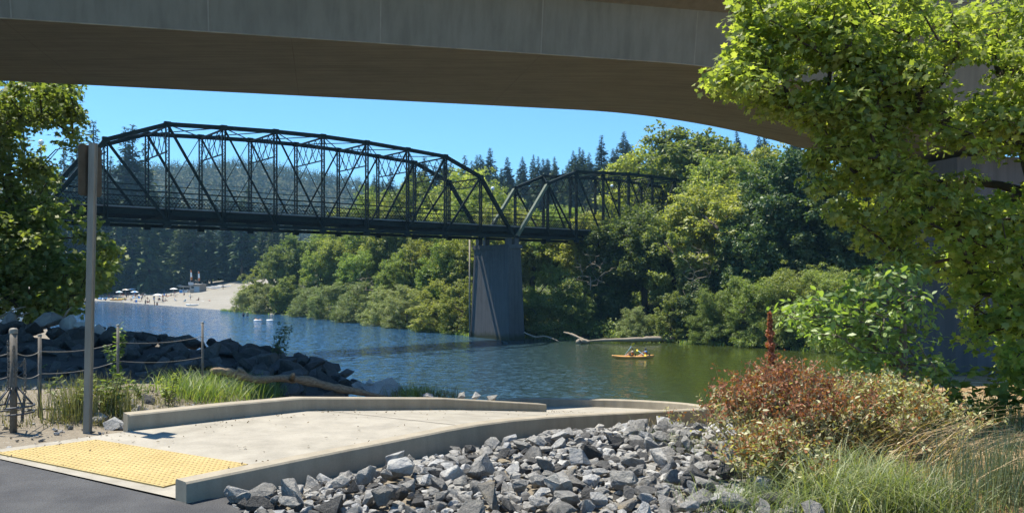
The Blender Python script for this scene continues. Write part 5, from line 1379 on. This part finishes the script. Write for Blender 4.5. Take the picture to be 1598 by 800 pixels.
# ------------------------------------------------------------------ people
POSE = {
 'standing': dict(J=[(0, 0, .92), (0, 0, 1.12), (0, 0, 1.33), (0, 0, 1.49), (0, -.01, 1.57), (0, -.015, 1.66), (-.18, 0, 1.41), (-.25, .03, 1.13), (-.25, -.06, .90), (-.25, -.09, .82),
                   (.18, 0, 1.41), (.25, .03, 1.13), (.25, -.06, .90), (.25, -.09, .82), (-.095, 0, .86), (-.105, -.03, .48), (-.11, .02, .08), (-.12, -.12, .03), (.095, 0, .86), (.12, -.02, .48), (.13, .04, .08), (.15, -.10, .03)]),
 'sitting': dict(J=[(0, 0, .13), (0, .05, .32), (0, .06, .52), (0, .04, .68), (0, .02, .76), (0, .01, .85), (-.18, .06, .60), (-.25, .0, .34), (-.16, -.22, .36), (-.12, -.28, .38),
                   (.18, .06, .60), (.25, .0, .34), (.16, -.22, .36), (.12, -.28, .38), (-.10, -.04, .12), (-.13, -.40, .40), (-.12, -.62, .07), (-.12, -.74, .03), (.10, -.04, .12), (.13, -.42, .38), (.12, -.66, .07), (.12, -.78, .03)]),
 'lying': dict(J=[(0, 0, .13), (0, .2, .15), (0, .40, .20), (0, .55, .27), (0, .62, .33), (0, .68, .40), (-.18, .45, .22), (-.28, .25, .14), (-.3, .05, .06), (-.3, -.02, .05),
                   (.18, .45, .22), (.28, .25, .14), (.3, .05, .06), (.3, -.02, .05), (-.10, -.06, .12), (-.13, -.45, .20), (-.12, -.85, .07), (-.12, -.92, .16), (.10, -.06, .12), (.13, -.45, .14), (.12, -.88, .07), (.12, -.95, .16)]),
 'paddling': dict(J=[(0, 0, .13), (0, .03, .32), (0, .02, .52), (0, .0, .68), (0, -.02, .76), (0, -.03, .85), (-.19, .0, .60), (-.30, -.16, .42), (-.28, -.40, .40), (-.27, -.47, .41),
                   (.19, .0, .60), (.30, -.18, .50), (.27, -.42, .56), (.26, -.49, .58), (-.10, -.06, .12), (-.16, -.44, .30), (-.14, -.82, .10), (-.14, -.90, .18), (.10, -.06, .12), (.16, -.46, .28), (.14, -.84, .10), (.14, -.92, .18)])}
EDG = [(0, 1), (1, 2), (2, 3), (3, 4), (4, 5), (2, 6), (6, 7), (7, 8), (8, 9), (2, 10), (10, 11), (11, 12), (12, 13), (0, 14), (14, 15), (15, 16), (16, 17), (0, 18), (18, 19), (19, 20), (20, 21)]
RAD = [.135, .125, .145, .055, .075, .085, .07, .045, .033, .032, .07, .045, .033, .032, .09, .062, .042, .034, .09, .062, .042, .034]
def skin_body(pose):
    me = bpy.data.meshes.new('body'); me.from_pydata(POSE[pose]['J'], EDG, [])
    o = bpy.data.objects.new('tmp', me); COL.objects.link(o)
    sk = o.modifiers.new('s', 'SKIN'); o.modifiers.new('u', 'SUBSURF').levels = 2; o.modifiers['u'].render_levels = 2
    for i, v in enumerate(me.skin_vertices[0].data):
        v.radius = (RAD[i], RAD[i] * (.72 if i in (0, 1, 2) else 1)); v.use_root = (i == 0)
    dg = bpy.context.evaluated_depsgraph_get(); r = bpy.data.meshes.new_from_object(o.evaluated_get(dg))
    bpy.data.objects.remove(o); r.name = 'body'
    r.polygons.foreach_set('use_smooth', [True] * len(r.polygons)); return r
BODY = {p: skin_body(p) for p in POSE}
def garment(me, pose, segs_, grow_, m, name, cut=1.0):
    """cloth: the body's faces nearest to the given bones, pushed out a little"""
    J = [Vector(j) for j in POSE[pose]['J']]; bm = bmesh.new(); bm.from_mesh(me); dele = []
    for f in bm.faces:
        c = f.calc_center_median(); best = None
        for ei, (a, b) in enumerate(EDG):
            d = J[b] - J[a]; t = max(0, min(1, (c - J[a]).dot(d) / d.length_squared)); dd = (c - J[a] - d * t).length - RAD[a] * .6
            if best is None or dd < best[0]: best = (dd, ei, t)
        lim = segs_.get(best[1])
        if lim is None or best[2] > lim: dele.append(f)
    bmesh.ops.delete(bm, geom=dele, context='FACES'); bm.normal_update()
    for v in bm.verts: v.co += v.normal * grow_
    r = bpy.data.meshes.new(name); bm.to_mesh(r); bm.free(); r.materials.append(M[m]); return r
SHIRT = {0: 1, 1: 1, 5: 1, 6: .6, 9: 1, 10: .6}; VEST = {0: 1, 1: 1, 5: .5, 9: .5}; SHORTS = {13: 1, 14: .8, 17: 1, 18: .8, 0: .1}
_cache = {}
def hair_mesh(pose, hat=None):
    J = POSE[pose]['J'][5]; b = MB()
    b.lathe([(.10 * math.sin(a), .105 * math.cos(a)) for a in np.linspace(0.01, 1.75, 8)][::-1], (J[0], J[1] + .012, J[2] + .0), 14)
    if hat: b.lathe([(.10, .035), (.17, .02), (.17, .028), (.10, .06)], (J[0], J[1], J[2]), 16)
    return b
def face_mesh(pose):
    J = POSE[pose]['J'][5]; b = MB()
    b.lathe([(.013 * math.sin(a) + .001, .022 * math.cos(a)) for a in np.linspace(0, math.pi, 6)], (J[0], J[1] - .088, J[2] - .02), 8); return b
def person(pose, loc, rz, label, skin='skin', top=None, shorts=None, hat=None, group=None, vest=None, hair='hair', sc=1.0):
    t = thing('person', label, 'person', loc, rz, group); t.scale = (sc,) * 3
    key = (pose, skin)
    if key not in _cache: me = BODY[pose].copy(); me.name = 'body'; me.materials.clear(); me.materials.append(M[skin]); _cache[key] = me
    bo = ob('body', _cache[key], t)
    def cl(nm, sg, g, m):
        k = (pose, nm, m)
        if k not in _cache: _cache[k] = garment(BODY[pose], pose, sg, g, m, nm)
        ob(nm, _cache[k], t)
    if top: cl('shirt', SHIRT, .012, top)
    if shorts: cl('shorts', SHORTS, .014, shorts)
    if vest: cl('life_vest', VEST, .04, vest)
    k = ('hair', pose, hat, hair)
    if k not in _cache: _cache[k] = hair_mesh(pose, hat).mesh('hair' if not hat else 'hat', hat or hair, True)
    ob('hair' if not hat else 'hat', _cache[k], t); return t

# kayak with two paddlers
KX, KY = 12.45, 82.0; krz = R(4)
kt = thing('kayak', 'orange-yellow two-seat kayak heading left across the green water', 'kayak', (KX, KY, WZ), krz)
b = MB(); Lk = 4.4; ns = 25; vs = []; prof = [(-1, .16), (-.92, .24), (-.7, .27), (-.55, .17), (.55, .17), (.7, .27), (.92, .24), (1, .16), (.85, .02), (.5, -.09), (-.5, -.09), (-.85, .02)]
for i in range(ns):
    s = -1 + 2 * i / (ns - 1); w = .40 * (1 - abs(s) ** 2.6) + .012; up = .20 * abs(s) ** 3
    for a, z in prof: vs.append((s * Lk / 2, a * w, z * (1 - .35 * abs(s) ** 4) + up))
k = len(prof); fs = [(i * k + j, i * k + (j + 1) % k, (i + 1) * k + (j + 1) % k, (i + 1) * k + j) for i in range(ns - 1) for j in range(k)]
fs += [tuple(range(k - 1, -1, -1)), tuple((ns - 1) * k + j for j in range(k))]; b.add(vs, fs); b.build('hull', 'kayak', kt, True)
for x in (.05, 1.5):
    b = MB(); b.bar((x + .22, -.2, .36), (x + .22, .2, .36), .05, .34); b.build('seat_back', 'black', kt)
ca, sa = math.cos(krz), math.sin(krz)
def kp(x, y, z): return (KX + x * ca - y * sa, KY + x * sa + y * ca, WZ + z)
person('paddling', kp(-.05, 0, .13), R(-90) + krz, 'kayaker in the front seat in an orange life vest, raising the paddle', 'skin', 'tanfabric', 'black', None, 'people in the kayak', 'orange')
person('paddling', kp(1.35, 0, .13), R(-90) + krz, 'kayaker in the back seat in a blue top and dark cap', 'skin', 'blue', 'tanfabric', 'navy', 'people in the kayak', 'orange')
def paddle(a, c, label):
    a, c = Vector(a), Vector(c); t = thing('paddle', label, 'paddle', tuple((a + c) / 2)); m_ = (a + c) / 2; d = (c - a).normalized()
    b = MB(); b.tube([a - m_, c - m_], .02, 6); b.build('shaft', 'skyblue', t, True)
    for e, s in ((a, -1), (c, 1)):
        o_ = d.cross(Vector((0, 1, 0))).normalized(); b = MB(); q = e - m_
        pts = [q, q + d * s * .12 + o_ * .09, q + d * s * .38 + o_ * .10, q + d * s * .48, q + d * s * .38 - o_ * .10, q + d * s * .12 - o_ * .09]
        v = Vector((0, .012, 0)); b.add([x - v for x in pts] + [x + v for x in pts], [tuple(range(6)), tuple(range(11, 5, -1))] + [(i, 6 + i, 6 + (i + 1) % 6, (i + 1) % 6) for i in range(6)]); b.build('blade', 'yellow', t)
paddle(kp(-.95, .05, .22), kp(-.20, -.25, 1.28), 'yellow-bladed paddle lifted by the front kayaker')
paddle(kp(.72, .75, .70), kp(1.0, -.75, .45), 'yellow-bladed paddle held level by the back kayaker')

# ------------------------------------------------------------------ beach
def bh(px, py):
    """point on the beach for a photo pixel"""
    Y = np.linspace(150, 420, 9000); q = (px - 799) / F; z = EYE + (430 - py) / F * Y; g = np.maximum(H(q * Y, Y), WZ); i = int(np.argmax(z <= g)); return Vector((q * Y[i], Y[i], max(WZ, float(g[i])) + .28))
def umbrella(px, py, w, cm, label, h=2.0, cm2=None):
    p = bh(px, py); t = thing('beach_umbrella', label, 'beach umbrella', tuple(p), rt.uniform(0, 1), 'umbrellas on the gravel beach')
    b = MB(); b.tube([(0, 0, -.2), (0, 0, h)], .03, 6); b.build('pole', 'white', t)
    n = 8; b = MB(); b2 = MB(); r = w / 2
    for k in range(n):
        a0, a1 = 2 * math.pi * k / n, 2 * math.pi * (k + 1) / n
        pt = lambda a, rr, z: (rr * math.cos(a), rr * math.sin(a), z)
        tgt = b if (k % 2 == 0 or not cm2) else b2
        tgt.add([(0, 0, h + .42), pt(a0, r * .55, h + .26), pt(a1, r * .55, h + .26), pt(a0, r, h), pt(a1, r, h), pt(a0, r, h - .12), pt(a1, r, h - .12)], [(0, 1, 2), (1, 3, 4, 2), (3, 5, 6, 4)])
    c = b.build('canopy', cm, t)
    if cm2: b2.build('canopy_stripe', cm2, c)
for px, py, w, cm, cm2, l in [(246, 472, 2.9, 'white', None, 'wide white beach umbrella standing alone nearest the water'), (271, 461, 2.8, 'white', None, 'white umbrella farther up the gravel, right of the lone one'),
        (210, 466, 2.8, 'blue', 'white', 'blue and white striped umbrella at the right of the cluster'), (206, 461, 3.0, 'skyblue', 'white', 'pale blue umbrella behind the striped one'), (210, 456, 3.0, 'blue', 'skyblue', 'highest blue umbrella of the cluster'),
        (186, 466, 2.5, 'skyblue', 'white', 'pale striped umbrella in the middle of the cluster'), (181, 460, 2.5, 'blue', 'skyblue', 'bright blue umbrella left of the middle'), (196, 462, 2.4, 'white', 'tanfabric', 'cream umbrella between the blue ones'),
        (168, 461, 2.2, 'skyblue', None, 'small pale blue umbrella at the left end of the cluster'), (281, 455, 2.6, 'white', None, 'white umbrella beside the beach hut'), (160, 462, 2.0, 'white', None, 'small white umbrella beside the leafy tree')]:
    umbrella(px, py, w, cm, l, 2.1, cm2)
GPp = 'people on the gravel beach'
bp_ = [(223, 467, 'standing', 'navy', 'black', 'person in dark clothes standing right of the blue umbrellas'), (226, 466, 'standing', 'white', 'navy', 'person in a white shirt standing by the one in dark clothes'),
       (234, 459, 'standing', 'white', 'tanfabric', 'person in white standing at the back of the beach, left of a pair'), (237, 458, 'standing', 'navy', 'navy', 'person in navy standing in the middle of the group at the back'), (240, 458, 'standing', 'white', 'black', 'person in a white top and black shorts at the back of the beach'),
       (230, 474, 'sitting', None, 'red', 'person in red shorts sitting on the gravel left of the lone umbrella'), (233, 473, 'sitting', 'black', 'black', 'person in black sitting left of the lone white umbrella'),
       (254, 472, 'sitting', 'navy', 'black', 'person in navy sitting just right of the lone white umbrella'), (258, 471, 'sitting', 'white', 'tanfabric', 'person in white sitting right of the lone umbrella'), (267, 463, 'sitting', 'black', 'black', 'person in black sitting under the second white umbrella'), (273, 464, 'lying', None, 'navy', 'person lying back below the second white umbrella'),
       (227, 478, 'standing', None, 'black', 'person in black shorts at the water line'), (241, 479, 'standing', 'tanfabric', 'orange', 'child in orange shorts at the water line'), (245, 478, 'sitting', 'navy', 'navy', 'person in navy sitting at the very edge of the water'),
       (218, 472, 'lying', None, 'black', 'person lying on the gravel between the kayak and the lone umbrella'), (212, 473, 'sitting', None, 'navy', 'person sitting just below the striped umbrella'), (204, 471, 'sitting', 'white', 'black', 'person in a white shirt sitting under the cluster of umbrellas'), (195, 470, 'sitting', 'navy', 'navy', 'person in navy sitting left of the striped umbrella'),
       (176, 470, 'sitting', None, 'black', 'person sitting between the left umbrellas and the orange kayak'), (170, 469, 'standing', 'red', 'black', 'person in a red shirt standing at the left end of the beach'), (164, 470, 'sitting', 'tanfabric', 'navy', 'person in tan sitting at the far left of the beach'), (188, 463, 'standing', 'navy', 'tanfabric', 'person in navy and tan standing among the blue umbrellas'),
       (200, 465, 'standing', 'black', 'black', 'person in black standing among the blue umbrellas'), (156, 468, 'sitting', 'white', 'navy', 'person in white sitting at the left beside the tree'), (310, 470, 'sitting', 'black', 'navy', 'person in dark clothes sitting alone on a towel below the hut'), (327, 471, 'lying', None, 'navy', 'person lying on a towel to the right of the one below the hut'),
       (348, 452, 'standing', 'navy', 'navy', 'person in navy standing by the grass right of the hut'), (374, 482, 'standing', 'tanfabric', 'black', 'person standing at the water edge in front of the willows'), (250, 457, 'standing', 'red', 'navy', 'person in red standing at the back of the beach'), (256, 457, 'sitting', 'white', 'white', 'person in white sitting at the back of the beach'), (286, 458, 'standing', 'blue', 'black', 'person in blue standing at the counter left of the hut'), (293, 459, 'standing', 'white', 'black', 'person in white standing by the hut wall')]
for i, (px, py, pose, top, sh, l) in enumerate(bp_):
    p = bh(px, py); person(pose, tuple(p), rt.uniform(-.8, .8) + (1.2 if i % 3 else -1.2), l, rt.choice(['skin', 'skin', 'skin_dark']), top, sh, 'tanfabric' if i % 5 == 0 else None, GPp, sc=rt.uniform(.98, 1.12))
tops = ['white', 'navy', 'black', 'skyblue', 'red', 'tanfabric', 'orange', None]; nm_ = {'white': 'white', 'navy': 'navy', 'black': 'black', 'skyblue': 'pale blue', 'red': 'red', 'tanfabric': 'tan', 'orange': 'orange', None: 'no'}
for i in range(34):
    px = rt.uniform(146, 222) if i < 22 else rt.uniform(222, 300); py = 476 - (px - 250) * -.055 - rt.uniform(2, 15) if px < 222 else 478 - rt.uniform(6, 20)
    tc = tops[i % 8]; pose = rt.choice(['standing', 'sitting', 'sitting', 'lying'])
    p = bh(px, py); person(pose, tuple(p), rt.uniform(-1.6, 1.6), f"person in {nm_[tc]} top {pose} {'among the crowd by the blue umbrellas' if px < 222 else 'on the open gravel between the umbrellas and the hut'}", rt.choice(['skin', 'skin_dark']), tc, rt.choice(['black', 'navy', 'blue', 'tanfabric']), None, GPp, sc=rt.uniform(1.0, 1.15))
for i in range(16):
    px = rt.uniform(150, 225) if i < 11 else rt.uniform(225, 290); p = bh(px, 472 - rt.uniform(-2, 10)); m_ = ['white', 'skyblue', 'navy', 'blue'][i % 4]
    t = thing('beach_chair', f"{ {'white': 'white', 'skyblue': 'pale blue', 'navy': 'navy', 'blue': 'blue'}[m_]} low folding chair on the {'crowded left end' if i < 11 else 'open middle'} of the beach", 'chair', tuple(p), rt.uniform(-2, 2), 'folding chairs on the beach')
    b = MB(); b.bar((0, -.3, .25), (0, .25, .22), .55, .04); b.build('seat', m_, t); b = MB(); b.bar((0, .25, .22), (0, .5, .85), .55, .04); b.build('backrest', m_, t)
    for sx in (-.27, .27):
        b = MB(); b.bar((sx, -.25, 0), (sx, .3, .42), .03, .03); b.bar((sx, .35, 0), (sx, -.2, .42), .03, .03); b.build('leg', 'darksteel', t)
# swimmers and floats
for px, py, pose, l, top in [(380, 494, 'standing', 'dark-haired swimmer standing waist deep, left of a pair', 'navy'), (386, 493, 'standing', 'swimmer in a pale hat standing waist deep, right of a pair', 'tanfabric')]:
    Y = 8.5 * F / (py - 430); p = wl(px, Y, -.85); person(pose, tuple(p), R(30), l, 'skin', top, 'black', 'tanfabric' if 'hat' in l else None, 'swimmers in the river')
def ring_float(px, py, m, label, r=.58):
    Y = 8.5 * F / (py - 430); p = wl(px, Y, .05); b = MB(); b.lathe([(r + .16 * math.cos(a), .16 * math.sin(a)) for a in np.linspace(0, 2 * math.pi, 11)], n=20)
    tag(b.build('swim_ring', m, None, True, tuple(p)), label, 'swim ring')
    return p
p = ring_float(402, 500, 'white', 'white inflatable ring with a person lounging in it'); person('lying', (p.x, p.y + .2, p.z - .02), R(70), 'person lounging in the white inflatable ring', 'skin', None, 'black', None, 'swimmers in the river')
ring_float(421, 500, 'white', 'empty white inflatable ring drifting right of the occupied one', .48)
# hut, flags, counter, canoes
hp = bh(309, 456.5); ht = thing('beach_hut', 'small grey wooden beach hut with a flat dark roof and blue lower wall', 'hut', tuple(hp), R(-20))
b = MB(); b.box(-2.3, 2.3, -1.7, 1.7, -.3, 2.6); wall = b.build('wall', 'hut_wall', ht)
b = MB(); b.add([(-2.6, -2.1, 2.85), (2.6, -2.1, 2.6), (2.6, 2.1, 2.6), (-2.6, 2.1, 2.85), (-2.6, -2.1, 3.02), (2.6, -2.1, 2.77), (2.6, 2.1, 2.77), (-2.6, 2.1, 3.02)], [(3, 2, 1, 0), (4, 5, 6, 7), (0, 1, 5, 4), (1, 2, 6, 5), (2, 3, 7, 6), (3, 0, 4, 7)]); b.build('roof', 'hut_roof', ht)
b = MB(); b.box(-1.5, -.4, -1.76, -1.66, 1.2, 2.1); w_ = b.build('window', 'glass', ht); b = MB(); b.box(-1.6, -.3, -1.95, -1.70, 1.08, 1.18); b.build('sill', 'white', w_)
b = MB(); b.box(-.2, 2.1, -1.74, -1.69, .0, 1.9); b.build('painted_panel', mat('faded_blue_paint', (.22, .30, .36), (.3, .36, .40), 2, .8), ht)
b = MB(); b.box(-2.5, -.2, -2.2, -2.1, 2.55, 3.6); b.build('fascia_board', mat('pale_sign_board', (.5, .5, .5), (.4, .4, .41), 6, .8), ht)
b = MB(); b.tube([(1.5, .5, 2.8), (1.5, .5, 3.6)], .25, 10); b.build('roof_vent', 'galv', ht)
def flag(px, pt, pb, label, lean=0.0):
    Y = hp.y + 2; a = P(px, pb, Y); c = P(px, pt, Y); t = thing('feather_flag', label, 'flag', (a.x, a.y, hp.z), R(-15), 'flags over the beach hut'); h = c.z - hp.z; z0 = a.z - hp.z
    b = MB(); b.tube([(0, 0, 0), (0, 0, h)], .035, 6); b.build('pole', 'white', t)
    for (f0, f1, m_) in ((0, .3, 'orange'), (.3, .75, 'white'), (.75, 1, 'orange')):
        b = MB(); n = 6
        for i in range(n):
            s0 = f0 + (f1 - f0) * i / n; s1 = f0 + (f1 - f0) * (i + 1) / n
            w = lambda s: .75 * (1 - max(0, s - .7) ** 2 * 8) ; zf = lambda s: z0 + (h - z0) * s
            yy = lambda s: .12 * math.sin(s * 7)
            b.add([(.0, -.01 + 0, zf(s0)), (w(s0), yy(s0), zf(s0)), (w(s1), yy(s1), zf(s1)), (0, -.01, zf(s1)), (.0, .01, zf(s0)), (w(s0), yy(s0) + .02, zf(s0)), (w(s1), yy(s1) + .02, zf(s1)), (0, .01, zf(s1))], [(0, 1, 2, 3), (7, 6, 5, 4), (1, 5, 6, 2)])
        b.build('banner', m_, t)
flag(297, 421, 437, 'tall orange and white feather flag, left of two over the hut'); flag(309, 423, 438, 'narrower orange and white feather flag, right of two over the hut')
cp = bh(287, 457.5); ct = thing('snack_counter', 'white counter with a blue panel left of the beach hut', 'counter', tuple(cp), R(-10))
b = MB(); b.box(-1.6, -.2, -.5, .5, -.2, 1.0); b.build('panel', 'blue', ct); b = MB(); b.box(-.195, 2.0, -.6, .4, -.2, .8); b.build('base', 'white', ct); b = MB(); b.box(-1.8, 2.1, -.7, .6, 1.003, 1.1); b.build('counter_top', 'white', ct)
for px in (-1.5, 1.8):
    b = MB(); b.tube([(px, .3, 1.1), (px, .3, 2.2)], .04, 6); b.build('leg', 'darksteel', ct)
b = MB(); b.box(-1.9, 2.2, -.7, .7, 2.2, 2.28); b.build('awning', 'white', ct)
def hull(px, py, L, m, label, rz=0.0, name='canoe', cat='canoe', group=None):
    p = bh(px, py); t = thing(name, label, cat, (p.x, p.y, p.z + .12), rz, group); b = MB(); ns = 13; vs = []; pf = [(-1, .4), (-.8, .1), (-.3, -.06), (.3, -.06), (.8, .1), (1, .4), (.8, .36), (-.8, .36)]
    for i in range(ns):
        s = -1 + 2 * i / (ns - 1); w = .42 * (1 - abs(s) ** 2.4) + .02
        for a, z in pf: vs.append((s * L / 2, a * w, z + .16 * abs(s) ** 4))
    k = len(pf); fs = [(i * k + j, i * k + (j + 1) % k, (i + 1) * k + (j + 1) % k, (i + 1) * k + j) for i in range(ns - 1) for j in range(k)] + [tuple(range(k)), tuple((ns - 1) * k + j for j in range(k))]
    b.add(vs, fs); b.build('hull', m, t, True); b = MB(); b.box(-.6, -.35, -.3, .3, .345, .40); b.build('seat', 'black', t)
for px, py, L, l in [(329, 450.5, 5.2, 'white canoe lying nearest the right side of the hut'), (341, 450, 5.2, 'white canoe in the middle of the row right of the hut'), (350, 449, 4.8, 'white canoe at the right end of the row'), (335, 451.8, 4.4, 'white canoe lying in front of the row right of the hut')]:
    hull(px, py, L, 'white', l, R(6), group='white canoes beside the hut')
hull(181, 470.5, 3.8, 'kayak', 'orange kayak pulled up at the water under the umbrellas', R(8), 'kayak', 'kayak'); hull(188, 469, 3.6, 'yellow', 'yellow kayak just behind the orange one on the beach', R(14), 'kayak', 'kayak')
hull(160, 468.5, 3.4, 'blue', 'blue kayak on the shore at the left end of the beach', R(-6), 'kayak', 'kayak'); hull(300, 479, 3.2, 'white', 'small white boat at the water line below the hut', R(12), 'boat', 'boat')
for px, py, m_, l in [(317, 471, 'white', 'white towel on the gravel below the hut'), (200, 469, 'skyblue', 'pale blue towel or shade cloth by the cluster of umbrellas'), (257, 472, 'tanfabric', 'tan towel right of the lone umbrella')]:
    p = bh(px, py); b = MB(); b.box(-1.0, 1.0, -.5, .5, 0, .03); o = tag(b.build('beach_towel', m_, None, False, tuple(p)), l, 'towel'); o.rotation_euler = (0, R(0), rt.uniform(-.3, .3))

# ------------------------------------------------------------------ air
hz = MB(); hz.box(-1300, 1300, -80, 1500, WZ - 4, 260)
hm, ht_, ho = nodes('air'); vv = N(ht_, 'ShaderNodeVolumePrincipled'); vv.inputs['Color'].default_value = (.36, .69, 1, 1); vv.inputs['Density'].default_value = .00016; vv.inputs['Anisotropy'].default_value = .2
ht_.links.new(vv.outputs[0], ho.inputs['Volume'])
hzo = hz.build('haze', hm); kind(hzo, 'stuff')
